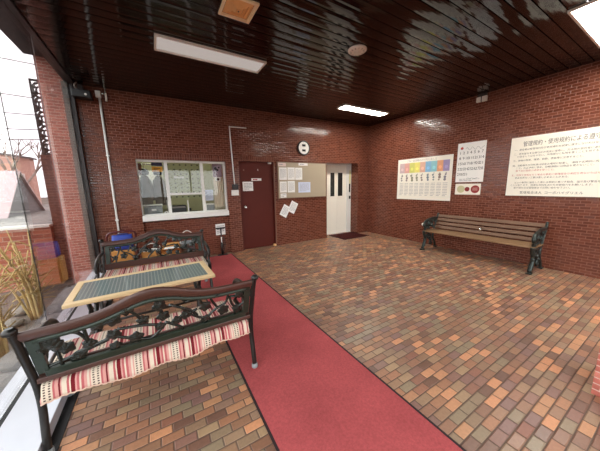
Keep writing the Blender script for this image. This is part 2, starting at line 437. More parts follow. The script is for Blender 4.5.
# entrance glazing behind the camera, unseen brick above it added to cut sky reflections
struct('wall_front_blocker', B(XG, XR, YF-.1, YF, 2.26, HC+.03), 'wall')
w3 = struct('window_3', B(XG, XR, YF-.06, YF, 2.2, 2.26), 'darkframe')
bm = bmesh.new(); xs3 = [-.9, .3, 1.45, 2.64, 4.0, XR-.05]
for x in xs3: box(bm, x-.03, x+.03, YF-.06, YF, 0, 2.2)
for a, b in zip(xs3, xs3[1:]): box(bm, a+.03, b-.03, YF-.06, YF, 0, .08)
struct('window_frame', bm, 'darkframe', w3)
for a, b in zip(xs3, xs3[1:]): struct('pane', B(a+.03, b-.03, YF-.035, YF-.025, .08, 2.2), 'glass', w3)

# ------------------------------------------------------------------ reception window and the office behind it
YW = YB+.05
w2 = struct('window_2', B(NICHE[0], NICHE[1], YB-.035, YB+.16, .845, .945, bev=.004), 'white')
bm = bmesh.new(); y0, y1 = YW+.02, YW+.075
box(bm, NICHE[0], NICHE[1], y0, y1, 1.935, 1.975); box(bm, NICHE[0], NICHE[1], y0, y1, .945, .965)
box(bm, NICHE[0], NICHE[0]+.02, y0, y1, .965, 1.935); box(bm, NICHE[1]-.035, NICHE[1], y0, y1, .965, 1.935)
box(bm, .205, .262, y0, y1, .965, 1.935); box(bm, .845, .9, y0, y1, .965, 1.935)
struct('window_frame', bm, 'alu', w2)
struct('transom', B(.262, .845, y0+.005, y1, 1.31, 1.35), 'alu', w2)
struct('sash_stile', B(.555, .572, y0+.015, y0+.035, .965, 1.20), 'alu', w2)
for a, b, c, d in ((NICHE[0]+.02, .205, .965, 1.935), (.262, .845, 1.35, 1.935), (.9, NICHE[1]-.035, .965, 1.935)):
    struct('pane', B(a, b, y0+.025, y0+.031, c, d), 'glass', w2)
bm = bmesh.new(); ox0, ox1, oy0, oy1, oz1 = -.9, 1.55, YB+.16, 6.75, 2.35
box(bm, ox0, ox1, oy1, oy1+.05, 0, oz1); box(bm, ox0-.05, ox0, oy0, oy1, 0, oz1); box(bm, ox1, ox1+.05, oy0, oy1, 0, oz1)
box(bm, ox0, ox1, oy0, oy1, oz1, oz1+.05); box(bm, ox0, ox1, oy0, oy1, -.05, 0)
struct('wall_office', bm, 'office_wall')
desk = thing('office_counter', 'grey counter top inside the reception window', 'counter', (.55, 5.8, 0))
obj('counter_top', B(ox0+.01, ox1-.01, YB+.17, 6.1, .86, .90, bev=.004), 'office_grey', desk)
obj('counter_front', B(ox0+.02, ox1-.02, 6.02, 6.06, .003, .86), 'office_grey', desk)
lt = thing('office_lamp', 'fluorescent lamp on the ceiling inside the reception office', 'lamp', (.4, 6.1, oz1))
obj('diffuser', B(-.2, 1.0, 6.02, 6.2, oz1-.06, oz1-.015), 'office_lit', lt); obj('housing', B(-.22, 1.02, 6.0, 6.22, oz1-.015, oz1-.002), 'white', lt)
kb = thing('key_board', 'green board dotted with key hooks behind the middle pane', 'key board', (.6, 6.0, 1.3))
obj('board', B(.2, 1.0, 6.1, 6.12, 1.22, 2.15), 'peg', kb); obj('name_plate', B(.40, .60, 6.09, 6.1, 1.655, 1.705), 'paper', kb)
for sx in (.22, .98): obj('post', B(sx-.015, sx+.015, 6.095, 6.12, .9, 1.22), 'alu', kb)
def jacket(cx, yj, label, mat):
    t = thing('hanging_jacket', label, 'jacket', (cx, yj, 1.7), 0, 'jackets hanging in the office')
    b = bmesh.new(); prof = [(.028, .04), (.02, .05), (-.03, .075), (-.12, .09), (-.3, .095), (-.55, .1), (-.585, .1)]
    rings = []
    for dz, w in prof:
        rings.append([b.verts.new((cx+w*math.cos(2*PI*k/16), yj+.06*math.sin(2*PI*k/16)*(1+.15*math.cos(5*2*PI*k/16)), 1.68+dz)) for k in range(16)])
    for A, Q in zip(rings, rings[1:]):
        for k in range(16): b.faces.new((A[k], A[(k+1) % 16], Q[(k+1) % 16], Q[k])).smooth = True
    b.faces.new(rings[0]); b.faces.new(rings[-1])
    obj('coat_body', b, mat, t)
    for s in (-1, 1): obj('sleeve', tube(bmesh.new(), smooth([(cx+s*.07, yj, 1.62), (cx+s*.09, yj-.01, 1.5), (cx+s*.095, yj-.02, 1.2)]), [.03]*7+[.028]*6, 8), mat, t)
    b = bmesh.new(); lathe(b, [(.03, .0), (.075, .01), (.085, .05), (.07, .10), (.03, .125)], (cx, yj, 1.715), 16); obj('cap', b, 'black', t)
    obj('hook', tube(bmesh.new(), smooth([(cx, yj, 1.84), (cx, yj, 1.93), (cx, yj+.02, 1.95), (cx, 5.9, 1.949)]), .005), 'chrome', t)
    return t
obj('coat_rail', tube(bmesh.new(), [(-.85, 5.9, 1.93), (.2, 5.9, 1.93)], .012), 'chrome', thing('coat_rail', 'metal rail carrying two jackets inside the left pane', 'rail', (-.3, 5.9, 1.93)))
jacket(-.14, 5.81, 'dark jacket and cap, the one further from the key board', 'brownjacket')
jacket(.10, 5.96, 'dark jacket and cap, the one next to the key board', 'brownjacket')
for x0, x1, lb in ((-.33, -.19, 'white sheet on the office wall beside the brown panel'), (-.08, .10, 'white sheet on the office wall under the orange sign')):
    tag(obj('paper_sheet', B(x0-.05, x1, 6.738, 6.75, 1.35, 1.85), 'paper'), lb, 'paper', 'sheets on the office wall')
tag(obj('brown_panel', B(-.30, -.17, 5.66, 5.68, 1.70, 1.93), 'browntrim'), 'narrow brown panel high behind the left office pane', 'panel')
sg = thing('orange_sign', 'orange sign hung high behind the left pane', 'sign', (.1, 5.7, 1.84)); obj('sign_board', B(.0, .185, 5.695, 5.705, 1.775, 1.875), 'orange', sg)
obj('dark_header', B(.0, .185, 5.695, 5.705, 1.89, 1.955), 'navy', sg)
bmz = lines(bmesh.new(), (.0, 5.695, 1.775), X, Z, -Y, .185, .1, 2, .4, .2, 4); obj('lettering', bmz, 'ink', sg)
# objects on the counter
lbx = thing('document_box', 'grey box with white label at the left of the reception counter', 'box', (-.05, 5.6, .945))
YC = 5.62
obj('body', B(-.205, .105, YC-.11, YC+.10, .90, 1.10, bev=.008), 'greyplastic', lbx); obj('lid', B(-.215, .115, YC-.12, YC+.11, 1.115, 1.135, bev=.005), 'alu', lbx)
obj('slot', B(-.195, .095, YC-.105, YC+.09, 1.10, 1.115), 'black', lbx); obj('paper_label', B(-.08, .0, YC-.115, YC-.111, 1.02, 1.055), 'paper', lbx)
tr = thing('tape_roll', 'white roll standing beside the grey document box', 'tape', (.165, YC-.05, .90))
b = bmesh.new(); lathe(b, [(.022, -.02), (.045, -.02), (.045, .02), (.022, .02)], (.165, YC-.05, .946), 20, 'y'); obj('roll', b, 'paper', tr)
b = bmesh.new(); lathe(b, [(.02, -.021), (.02, .021)], (.165, YC-.05, .946), 16, 'y'); obj('core', b, 'black', tr)
pr = thing('printer', 'black printer on the counter behind the middle pane', 'printer', (.42, 5.82, .90))
obj('body', B(.26, .56, 5.7, 5.95, .90, 1.08, bev=.012), 'black', pr); obj('paper_tray', B(.30, .52, 5.66, 5.7, .94, .955), 'darkframe', pr); obj('control_panel', B(.28, .54, 5.698, 5.70, 1.03, 1.065), 'greyframe', pr)
tl = thing('telephone', 'black desk telephone right of the printer', 'telephone', (.7, 5.7, .90))
obj('base', B(.60, .78, 5.62, 5.8, .90, .95, bev=.01), 'black', tl); obj('handset', tube(bmesh.new(), smooth([(.62, 5.66, .96), (.63, 5.68, 1.0), (.63, 5.74, 1.0), (.62, 5.77, .96)]), .018), 'black', tl)
obj('cord', tube(bmesh.new(), smooth([(.78, 5.65, .93), (.81, 5.62, .915), (.84, 5.66, .912)]), .004, 6), 'black', tl)
nt = thing('window_notice', 'white printed notice behind the right pane of the office', 'notice', (1.0, 5.47, 1.2))
obj('sheet', B(.915, 1.075, 5.446, 5.449, 1.17, 1.40), 'paleblue', nt); obj('printed_text', lines(bmesh.new(), (.915, 5.446, 1.17), X, Z, -Y, .16, .23, 9, .3, .1, 5), 'greyink', nt)
cl = thing('desk_calendar', 'small grey desk display under the notice in the right pane', 'display', (1.03, 5.6, .90))
obj('stand', B(.93, 1.14, 5.56, 5.66, .90, .93, bev=.004), 'alu', cl); obj('screen_frame', B(.93, 1.13, 5.585, 5.615, .93, 1.1, bev=.006), 'alu', cl); obj('screen', B(.95, 1.11, 5.582, 5.585, .95, 1.07), 'greyplastic', cl)
cu = thing('office_curtain', 'cream curtain drawn aside behind the right pane', 'curtain', (1.25, 5.52, 1.5))
b = bmesh.new(); nx, nz = 40, 10; V = []
for i in range(nx+1):
    u = i/nx
    V.append([b.verts.new((1.10+.24*u+.02*(1-abs(2*j/nz-1)), 5.54+.022*math.sin(u*6*2*PI)*(1-.3*j/nz), .98+.96*j/nz)) for j in range(nz+1)])
for i in range(nx):
    for j in range(nz): b.faces.new((V[i][j], V[i+1][j], V[i+1][j+1], V[i][j+1])).smooth = True
oc = obj('curtain_cloth', b, 'curtain', cu); md = oc.modifiers.new('s', 'SOLIDIFY'); md.thickness = .003
obj('tie_back', tube(bmesh.new(), [(1.09, 5.51, 1.35), (1.36, 5.51, 1.33)], .009), 'curtain', cu)
mp = thing('mauve_poster', 'mauve poster taped inside the right office pane', 'poster', (1.2, 5.46, 1.8))
obj('sheet', B(1.10, 1.29, 5.446, 5.448, 1.66, 1.93), 'mauve', mp); b = bmesh.new()
for dx, dz, r in ((.06, .18, .03), (.10, .15, .025), (.13, .2, .02)): lathe(b, [(r, 0), (r*.8, .001)], (1.10+dx, 5.446, 1.66+dz), 12, 'y')
obj('printed_marks', b, 'ink', mp)
tg = thing('hanging_tag', 'white square tag with a dark emblem under the mauve poster', 'tag', (1.19, 5.46, 1.6)); obj('card', B(1.145, 1.25, 5.446, 5.449, 1.575, 1.66), 'paper', tg)
b = bmesh.new(); lathe(b, [(.03, 0), (.024, .001)], (1.2, 5.446, 1.615), 16, 'y'); obj('emblem', b, 'ink', tg)

# ------------------------------------------------------------------ doors
d1 = struct('door_1', B(BDOOR[0]+.03, BDOOR[1]-.02, YB+.05, YB+.09, .012, BDOOR[3]-.012), 'browndoor')
bm = bmesh.new(); box(bm, BDOOR[0], BDOOR[0]+.03, YB+.02, YB+.15, 0, 2.0); box(bm, BDOOR[1]-.02, BDOOR[1], YB-.004, YB+.15, 0, 2.0); box(bm, BDOOR[0]+.03, BDOOR[1]-.02, YB+.02, YB+.15, BDOOR[3]-.012, 2.0)
struct('door_frame', bm, 'browndoor', d1)
struct('frame_strip', B(BDOOR[1]-.002, BDOOR[1]+.022, YB-.012, YB, 0, 2.0), 'browntrim', d1)
b = bmesh.new(); lathe(b, [(.012, 0), (.012, .03), (.026, .04), (.03, .055), (.02, .07)], (1.735, YB+.05, .99), 18, 'y'); struct('door_knob', b, 'chrome', d1)
b = bmesh.new(); lathe(b, [(.03, 0), (.03, .008)], (1.735, YB+.05, .99), 18, 'y'); struct('rose', b, 'chrome', d1)
struct('closer', B(2.33, 2.40, YB+.0, YB+.05, 1.955, 1.985), 'alu', d1)
struct('door_stop', B(2.385, 2.44, YB-.03, YB+.03, 0, .045), 'tan', d1)
struct('eyelet', B(1.735, 1.76, YB+.045, YB+.05, 1.79, 1.83), 'browntrim', d1); struct('eyelet', B(2.07, 2.085, YB+.045, YB+.05, 1.80, 1.835), 'alu', d1)
struct('wall_corridor', B(ox1+.06, 3.79, YB+.18, YB+.24, 0, 2.3), 'office_wall')
d2 = struct('door_2', B(4.02, 4.60, 5.62, 5.66, .012, 2.0), 'creamdoor')
struct('door_leaf', B(4.605, 4.96, 5.62, 5.66, .012, 2.0), 'creamdoor', d2)
struct('jamb', B(4.97, 5.13, 5.60, 5.70, 0, 2.03), 'white', d2)
struct('side_strip', B(5.062, 5.10, 5.597, 5.60, 1.40, 1.86), colm('yellow_green_strip', 214, 206, 120), d2)
struct('frame_head', B(4.0, 4.97, 5.60, 5.70, 2.0, 2.03), 'white', d2)
struct('door_light', B(4.36, 4.50, 5.612, 5.62, 1.12, 1.79), 'darkglass', d2); struct('door_light', B(4.635, 4.80, 5.612, 5.62, 1.12, 1.79), 'darkglass', d2)
struct('gap', B(4.598, 4.607, 5.625, 5.65, .012, 2.0), 'greyplastic', d2)
struct('lock_case', B(5.045, 5.09, 5.585, 5.60, 1.22, 1.47), 'black', d2); struct('handle', B(5.045, 5.09, 5.57, 5.60, 1.02, 1.11), 'darkframe', d2)

# notices on the brown door
def notice(name, label, cat, O, ux, uz, nrm, w, h, rows, mat='paper', ink='greyink', group=None, seed=0, ph=.35, mg=.12):
    O = Vector(O); O = O+nrm*.0008; t = thing(name, label, cat, O, 0, group)
    obj('sheet', plane_card(bmesh.new(), O, ux, uz, w, h, .002, nrm), mat, t)
    obj('printed_text', lines(bmesh.new(), O+nrm*.002, ux, uz, nrm, w, h, rows, ph, mg, seed), ink, t); return t
YD = YB+.05
notice('door_notice', 'square white notice taped on the brown door', 'notice', (1.705, YD, 1.35), X, Z, -Y, .24, .205, 5, seed=11)
notice('door_name_plate', 'narrow white name plate with red print on the brown door', 'name plate', (1.915, YD, 1.575), X, Z, -Y, .24, .055, 1, ink='redink', seed=12, ph=.6, mg=.15)

# conduits and switch
cd = thing('conduit_pipe', 'white conduit pipe running floor-ward from the bracket beside the glass wall', 'conduit', (-.615, YB-.02, .05))
obj('pipe', tube(bmesh.new(), [(-.615, YB-.02, .02), (-.615, YB-.02, 2.93)], .016, 12), 'white', cd)
obj('junction_box', B(-.66, -.59, YB-.06, YB, 2.92, 3.02, bev=.006), 'white', cd)
for z in (.9, 2.0): obj('clip', B(-.64, -.59, YB-.04, YB, z, z+.02), 'white', cd)
obj('branch', tube(bmesh.new(), smooth([(-.59, YB-.035, 2.99), (-.54, YB-.035, 2.99), (-.53, YB-.035, 3.03), (-.53, YB-.035, 3.08)]), .013, 10), 'chrome', cd)
obj('branch_foot', tube(bmesh.new(), smooth([(-.53, YB-.035, 3.0), (-.525, YB-.035, 2.93), (-.53, YB-.03, 2.88)]), .015, 10), 'white', cd)
ce = thing('bent_conduit', 'thin white conduit bent at a right angle above the black wall switch', 'conduit', (1.495, YB-.012, 1.5))
obj('pipe', tube(bmesh.new(), smooth([(1.51, YB-.012, 1.5), (1.492, YB-.012, 2.0), (1.475, YB-.012, 2.64), (1.48, YB-.012, 2.675), (1.52, YB-.012, 2.683), (1.835, YB-.012, 2.69)], 4), .012, 10), 'white', ce)
sw = thing('wall_switch', 'black switch box with a white plate below it, beside the brown door', 'switch', (1.52, YB, 1.28))
obj('switch_box', B(1.455, 1.575, YB-.04, YB, 1.385, 1.5, bev=.006), 'black', sw); obj('plate', B(1.43, 1.59, YB-.012, YB, 1.262, 1.38, bev=.003), 'white', sw)
for z in (1.42, 1.46): obj('rocker', B(1.475, 1.555, YB-.046, YB-.04, z-.012, z+.012), 'darkframe', sw)
cam = thing('camera_housing', 'dark camera housing with a white lens dot in the top corner by the glass', 'camera', (-.82, 5.2, 2.95))
obj('housing', B(-.93, -.70, 5.12, 5.29, 2.855, 2.965, bev=.01), 'black', cam); obj('bracket', B(-.86, -.8, 5.2, YB, 2.965, 3.06), 'darkframe', cam)
b = bmesh.new(); lathe(b, [(.018, 0), (.014, .006)], (-.76, 5.12, 2.90), 14, 'y'); obj('lens', b, 'white', cam)
b = bmesh.new(); tube(b, smooth([(-.86, 5.16, 2.965), (-.88, 5.14, 3.02), (-.85, 5.15, 3.06)]), .012); obj('cable', b, 'greyframe', cam)

# ------------------------------------------------------------------ notice board, papers, clock
nb = thing('notice_board', 'beige notice board between the brown door and the white door', 'notice board', (2.53, YB, 1.14))
obj('board', B(2.55, 3.955, YB-.022, YB, 1.155, 2.0), 'cork', nb)
bm = bmesh.new(); box(bm, 2.528, 3.977, YB-.03, YB, 1.135, 1.155); box(bm, 2.528, 3.977, YB-.03, YB, 2.0, 2.02); box(bm, 2.528, 2.55, YB-.03, YB, 1.155, 2.0); box(bm, 3.955, 3.977, YB-.03, YB, 1.155, 2.0)
obj('board_frame', bm, 'browntrim', nb)
PB = YB-.022
for i, (a, b_, c, d, lb) in enumerate((
    (2.581, 2.785, 1.59, 1.88, 'white notice at top left of the beige board, nearest the brown door'),
    (2.805, 3.005, 1.59, 1.885, 'white notice in the middle of the top row on the beige board'),
    (3.02, 3.22, 1.59, 1.88, 'white notice at the right end of the top row on the beige board'),
    (2.59, 2.775, 1.29, 1.55, 'white notice at bottom left of the beige board'),
    (2.80, 3.0, 1.285, 1.56, 'white notice in the middle of the bottom row on the beige board'),
    (3.10, 3.46, 1.27, 1.53, 'wide white notice alone at lower middle of the beige board'))):
    notice('pinned_notice', lb, 'notice', (a, PB, c), X, Z, -Y, b_-a, d-c, 9, mat='paper' if i != 5 else 'paleblue', group='notices on the beige board', seed=20+i, ph=.3)
notice('board_title', 'white title strip at the top of the beige board', 'title strip', (3.12, PB, 1.935), X, Z, -Y, .265, .06, 1, seed=30, ph=.4)
notice('pale_strip', 'pale pink strip at the top left corner of the beige board', 'paper strip', (2.565, PB, 1.905), X, Z, -Y, .2, .08, 1, mat=colm('pale_pink_paper', 226, 206, 198), seed=31, ph=.3)
notice('small_note', 'small white note at the bottom left edge of the beige board', 'note', (2.60, PB, 1.165), X, Z, -Y, .16, .10, 2, seed=32, ph=.3)
for O, a, lb, sd in (((2.615, YB-.001, .69), 30, 'tilted white leaflet under the beige board, nearer the brown door', 41), ((2.84, YB-.0028, .765), 28, 'tilted white leaflet under the beige board, overlapping the other from the right', 42)):
    r = math.radians(-a); ux = Vector((math.cos(r), 0, math.sin(r))); uz = Vector((-math.sin(r), 0, math.cos(r)))
    O = Vector(O); O = O+(-ux*.08+uz*.04)
    notice('leaflet', lb, 'leaflet', O, ux, uz, -Y, .2, .28, 7, group='leaflets under the board', seed=sd, ph=.3)
ck = thing('wall_clock', 'round white wall clock with two dark windows above the notice board', 'clock', (3.275, YB, 2.36))
b = bmesh.new(); lathe(b, [(.155, 0), (.175, .01), (.175, .035), (.165, .045), (.148, .04), (.148, .03)], (3.275, YB, 2.36), 40, 'y'); obj('clock_rim', b, 'black', ck)
b = bmesh.new(); lathe(b, [(.149, .03), (.149, .034)], (3.275, YB, 2.36), 40, 'y'); obj('clock_face', b, 'white', ck)
obj('display_window', B(3.225, 3.325, YB-.037, YB-.033, 2.395, 2.445), 'ink', ck); obj('display_window', B(3.225, 3.325, YB-.037, YB-.033, 2.275, 2.325), 'ink', ck)
for z in (2.375, 2.47): obj('hand', B(3.27, 3.28, YB-.04, YB-.035, z, z+.02), 'greyink', ck)

# ------------------------------------------------------------------ right wall boards
RN = -X; RU = -Y
px = XR
po = thing('wall_chart', 'wide white chart with a row of coloured columns on the brick wall', 'poster', (px, 4.25, 1.05))
obj('sheet', B(px-.006, px, 2.89, 4.25, 1.05, 2.04), 'ivory', po)
hc = [(186, 150, 150), (206, 130, 116), (196, 196, 60), (228, 214, 70), (214, 150, 120), (92, 160, 206), (104, 178, 190), (226, 136, 80), (132, 112, 168)]
n = len(hc); w = 1.24/n
for i, c in enumerate(hc):
    c = tuple(int(k*.7+.3*225) for k in c)
    ya = 4.19-i*w
    obj('colour_header', B(px-.0075, px-.006, ya-w, ya, 1.70, 1.94), colm('chart_colour', *c), po)
    b = bmesh.new(); lathe(b, [(.036, 0), (.03, .001)], (px-.0075, ya-w/2, 1.79), 16, 'x'); obj('header_dot', b, colm('chart_dot', *[min(255, int(k*1.12)) for k in c]), po)
    b = bmesh.new(); rr = random.Random(60+i)
    for k in range(3): lathe(b, [(rr.uniform(.02, .034), 0), (.02, .001)], (px-.006, ya-w/2+rr.uniform(-.02, .02), 1.55+.055*k-.03), 9, 'x')
    obj('pictogram', b, colm('pictogram_ink', *[int(90+.25*k) for k in c]), po)
    obj('printed_text', lines(bmesh.new(), (px-.006, ya-.01, 1.12), RU, Z, RN, w-.02, .36, 9, .3, .06, 70+i), 'greyink', po)
text('ごみ・資源物の分け方と出し方', .055, (px-.006, 4.0, 1.965), RU, Z, RN, 'greyink', po)
for i in range(9): text(str(i+1), .06, (px-.006, 4.13-i*w, 1.635), RU, Z, RN, 'ink', po)
ca = thing('wall_calendar', 'white calendar sheet with rows of dates on the brick wall', 'calendar', (px, 2.81, 1.45))
obj('sheet', B(px-.004, px, 2.302, 2.81, 1.45, 2.23), 'paper', ca)
for k in range(31):
    text(str(k+1), .075, (px-.004, 2.752-(k % 7)*.066, 2.01-(k//7)*.107), RU, Z, RN, 'ink', ca, 'date_number', 'CENTER')
obj('script_heading', tube(bmesh.new(), smooth([(px-.0045, 2.66-.03*i, 2.11+.028*math.sin(i*1.9)) for i in range(12)], 4), .0035, 5), 'greyink', ca)
b = bmesh.new(); lathe(b, [(.028, 0), (.02, .001)], (px-.004, 2.73, 2.13), 14, 'x'); obj('red_emblem', b, 'redink', ca)
obj('signature_line', tube(bmesh.new(), smooth([(px-.0045, 2.6-.03*i, 1.525+.012*math.sin(i*2.3)) for i in range(9)], 4), .003, 5), 'greyink', ca)
obj('printed_text', lines(bmesh.new(), (px-.004, 2.78, 1.46), RU, Z, RN, .44, .07, 2, .35, .1, 90), 'greyink', ca)
cc = thing('colour_card', 'small cream card with three round samples below the calendar', 'card', (px, 2.8, 1.2))  # a card of colour samples, not a sign
obj('sheet', B(px-.004, px, 2.33, 2.80, 1.195, 1.415), 'ivory', cc)
for yc, r, c in ((2.69, .075, (196, 190, 150)), (2.57, .046, (128, 36, 34)), (2.425, .078, (140, 42, 40))):
    b = bmesh.new(); lathe(b, [(r, 0), (r*.97, .0015)], (px-.004, yc, 1.305), 28, 'x'); obj('round_sample', b, colm('sample_colour', *c), cc)
b = bmesh.new(); [plane_card(b, (px-.0056, 2.47, 1.325-.02*i), RU, Z, .09, .007, .0005, RN) for i in range(3)]; obj('printed_text', b, colm('sample_print', 220, 180, 170), cc)
sn = thing('rules_sign', 'large ivory sign board filled with Japanese rules on the brick wall', 'sign', (px, 1.915, 1.19))
obj('board', B(px-.02, px, .655, 1.915, 1.195, 2.187), 'ivory', sn)
SX = px-.02
text('管理規約・使用規約による遵守事項', .09, (SX, 1.75, 2.035), RU, Z, RN, 'ink', sn, 'heading', width=.98)
rows = [(1.965, 0, '一、居住者は管理規約及び使用細則を誠実に遵守しなければならない。建物', 'ink'),
        (1.895, 0, '二、専有部分を住居以外の用途に使用し、又は他の居住者に迷惑を及ぼす', 'ink'), (1.85, 1, '行為をしてはならない。共用部分に私物を置くことを禁ずる。', 'ink'),
        (1.785, 0, '三、動物の飼育、騒音、振動、悪臭等に注意すること。', 'ink'),
        (1.70, 0, '四、自動車及び自転車は所定の場所に駐車し、通路や玄関前に放置しない', 'ink'), (1.655, 1, 'こと。火災予防に努め、避難通路には物品を置かないこと。', 'ink'), (1.61, 1, '廊下及び階段の清潔を保つこと。', 'redink'),
        (1.535, 0, '五、改修工事等を行う場合は事前に管理組合の承認を得なければならない', 'redink'), (1.49, 1, '承認を得ない工事は差し止めることがある。', 'ink'),
        (1.41, 1, '以上の事項に違反した者には規約に基づき勧告、指示及び警告を行う', 'ink'), (1.365, 0, 'ことがあります。快適な共同生活のため御協力をお願いします。', 'ink'), (1.32, 1, '御不明の点は管理員までお問い合わせ下さい。', 'ink')]
for z, ind, t_, mt in rows:
    text(t_, .034, (SX, 1.86-.05*ind, z), RU, Z, RN, mt, sn, 'rule_line')
text('管理組合法人  コーポハイグリエル', .048, (SX, 1.72, 1.235), RU, Z, RN, 'ink', sn, 'signature')
so = thing('wall_sensor', 'small white sensor box with a dark bracket under the ceiling on the brick wall', 'sensor', (px, 2.45, 2.93))
obj('box_half', B(px-.05, px, 2.46, 2.53, 2.945, 3.035, bev=.006), 'white', so); obj('box_half', B(px-.05, px, 2.36, 2.44, 2.94, 3.035, bev=.006), 'white', so)
obj('bracket', B(px-.04, px, 2.37, 2.52, 3.035, 3.085), 'darkframe', so); obj('joint', B(px-.035, px, 2.44, 2.46, 2.945, 3.035), 'black', so)

# ------------------------------------------------------------------ ceiling fittings
def ceiling_lamp(x0, x1, y0, y1, label, mat):
    t = thing('ceiling_lamp', label, 'ceiling light', ((x0+x1)/2, (y0+y1)/2, HC), 0, 'recessed strip lamps in the plank ceiling')
    bm = bmesh.new(); f = .022; z0, z1 = HC-.022, HC+.0
    box(bm, x0, x1, y0, y0+f, z0, z1); box(bm, x0, x1, y1-f, y1, z0, z1); box(bm, x0, x0+f, y0+f, y1-f, z0, z1); box(bm, x1-f, x1, y0+f, y1-f, z0, z1)
    obj('lamp_frame', bm, 'white', t)
    bm = bmesh.new(); n = 8; R = []
    for i in range(n+1):
        s = i/n; yy = y0+f+(y1-y0-2*f)*s; R.append((yy, HC-.004-.012*math.sin(PI*s)))
    A = [[bm.verts.new((x, a, b)) for a, b in R] for x in (x0+f, x1-f)]
    for i in range(n): bm.faces.new((A[0][i], A[0][i+1], A[1][i+1], A[1][i])).smooth = True
    for A_ in A: bm.faces.new(A_)
    bm.faces.new((A[0][0], A[1][0], A[1][-1], A[0][-1]))
    obj('diffuser', bm, mat, t); return t
ceiling_lamp(.166, 1.456, 3.25, 3.59, 'unlit strip lamp with an added pinkish glow in the dark ceiling, nearest the reception window', 'dim')
ceiling_lamp(3.56, 4.89, 4.085, 4.36, 'lit strip lamp in the dark ceiling before the white door', 'lit')
ceiling_lamp(3.65, 4.95, .62, .95, 'lit strip lamp in the ceiling by the large rules sign', 'lit')
ve = thing('ceiling_vent', 'square tan air vent in the dark ceiling', 'vent', (.84, 2.46, HC))
def sqring(bm, cx, cy, a, z0, b, z1):
    P = [[bm.verts.new((cx+sx*r, cy+sy*r, z)) for sx, sy in ((-1, -1), (1, -1), (1, 1), (-1, 1))] for r, z in ((a, z0), (b, z1))]
    for k in range(4): bm.faces.new((P[0][k], P[0][(k+1) % 4], P[1][(k+1) % 4], P[1][k]))
cx, cy = .838, 2.462
bm = bmesh.new()
for a, b_ in ((.150, .128), ): sqring(bm, cx, cy, a, HC, a, HC-.016); sqring(bm, cx, cy, a, HC-.016, b_, HC-.02); sqring(bm, cx, cy, b_, HC-.02, b_-.008, HC-.002)
obj('vent_frame', bm, plain('pale_tan', srgb(250, 226, 192), .5), ve)
for i, (a, b_) in enumerate(((.118, .088), (.086, .056), (.054, .03))):
    bm = bmesh.new(); sqring(bm, cx, cy, a, HC-.002, b_, HC-.02-.004*i); sqring(bm, cx, cy, b_, HC-.02-.004*i, b_-.006, HC-.004); obj('louvre_ring', bm, 'tan', ve)
obj('centre_plate', B(cx-.026, cx+.026, cy-.026, cy+.026, HC-.03, HC), 'tan', ve)
b = bmesh.new(); lathe(b, [(.007, HC-.034), (.007, HC-.03)], (cx, cy, 0), 12); obj('centre_screw', b, 'darkframe', ve)
sd = thing('smoke_detector', 'round white detector on the dark ceiling', 'smoke detector', (2.32, 2.455, HC))
b = bmesh.new(); lathe(b, [(.113, HC), (.113, HC-.012), (.10, HC-.022), (.06, HC-.028)], (2.32, 2.455, 0), 36); obj('base', b, 'white', sd)
b = bmesh.new(); lathe(b, [(.045, HC-.027), (.042, HC-.04), (.03, HC-.046)], (2.32, 2.455, 0), 24); obj('sensor_cap', b, 'alu', sd)
b = bmesh.new()
for k in range(12):
    a = k*PI/6; c_, s_ = math.cos(a), math.sin(a); v0 = Vector((2.32+c_*.07, 2.455+s_*.07, HC-.0275)); tube(b, [v0, v0+Vector((c_*.022, s_*.022, .0035))], .004, 6)
obj('vent_slot', b, 'greyplastic', sd)

# ------------------------------------------------------------------ floor coverings
rc = thing('carpet_runner', 'long red carpet runner with dark edges across the brick floor', 'carpet', (.88, 2., 0))
obj('pile', B(.452, 1.305, YF+.1, 5.19, 0, .005), 'carpet', rc)
for a, b_ in ((.437, .452), (1.305, 1.32)): obj('edge_binding', B(a, b_, YF+.1, 5.205, 0, .006), 'binding', rc)
obj('edge_binding', B(.452, 1.305, 5.19, 5.205, 0, .006), 'binding', rc)
dm = thing('door_mat', 'dark maroon mat in front of the white door', 'door mat', (4.67, 5.15, 0))
obj('pile', B(4.23, 5.10, 4.83, 5.5, 0, .009), 'mat', dm)
bm = bmesh.new(); box(bm, 4.21, 4.23, 4.81, 5.52, 0, .007); box(bm, 5.10, 5.12, 4.81, 5.52, 0, .007); box(bm, 4.23, 5.10, 4.81, 4.83, 0, .007); box(bm, 4.23, 5.10, 5.5, 5.52, 0, .007)
obj('rubber_edge', bm, 'binding', dm)

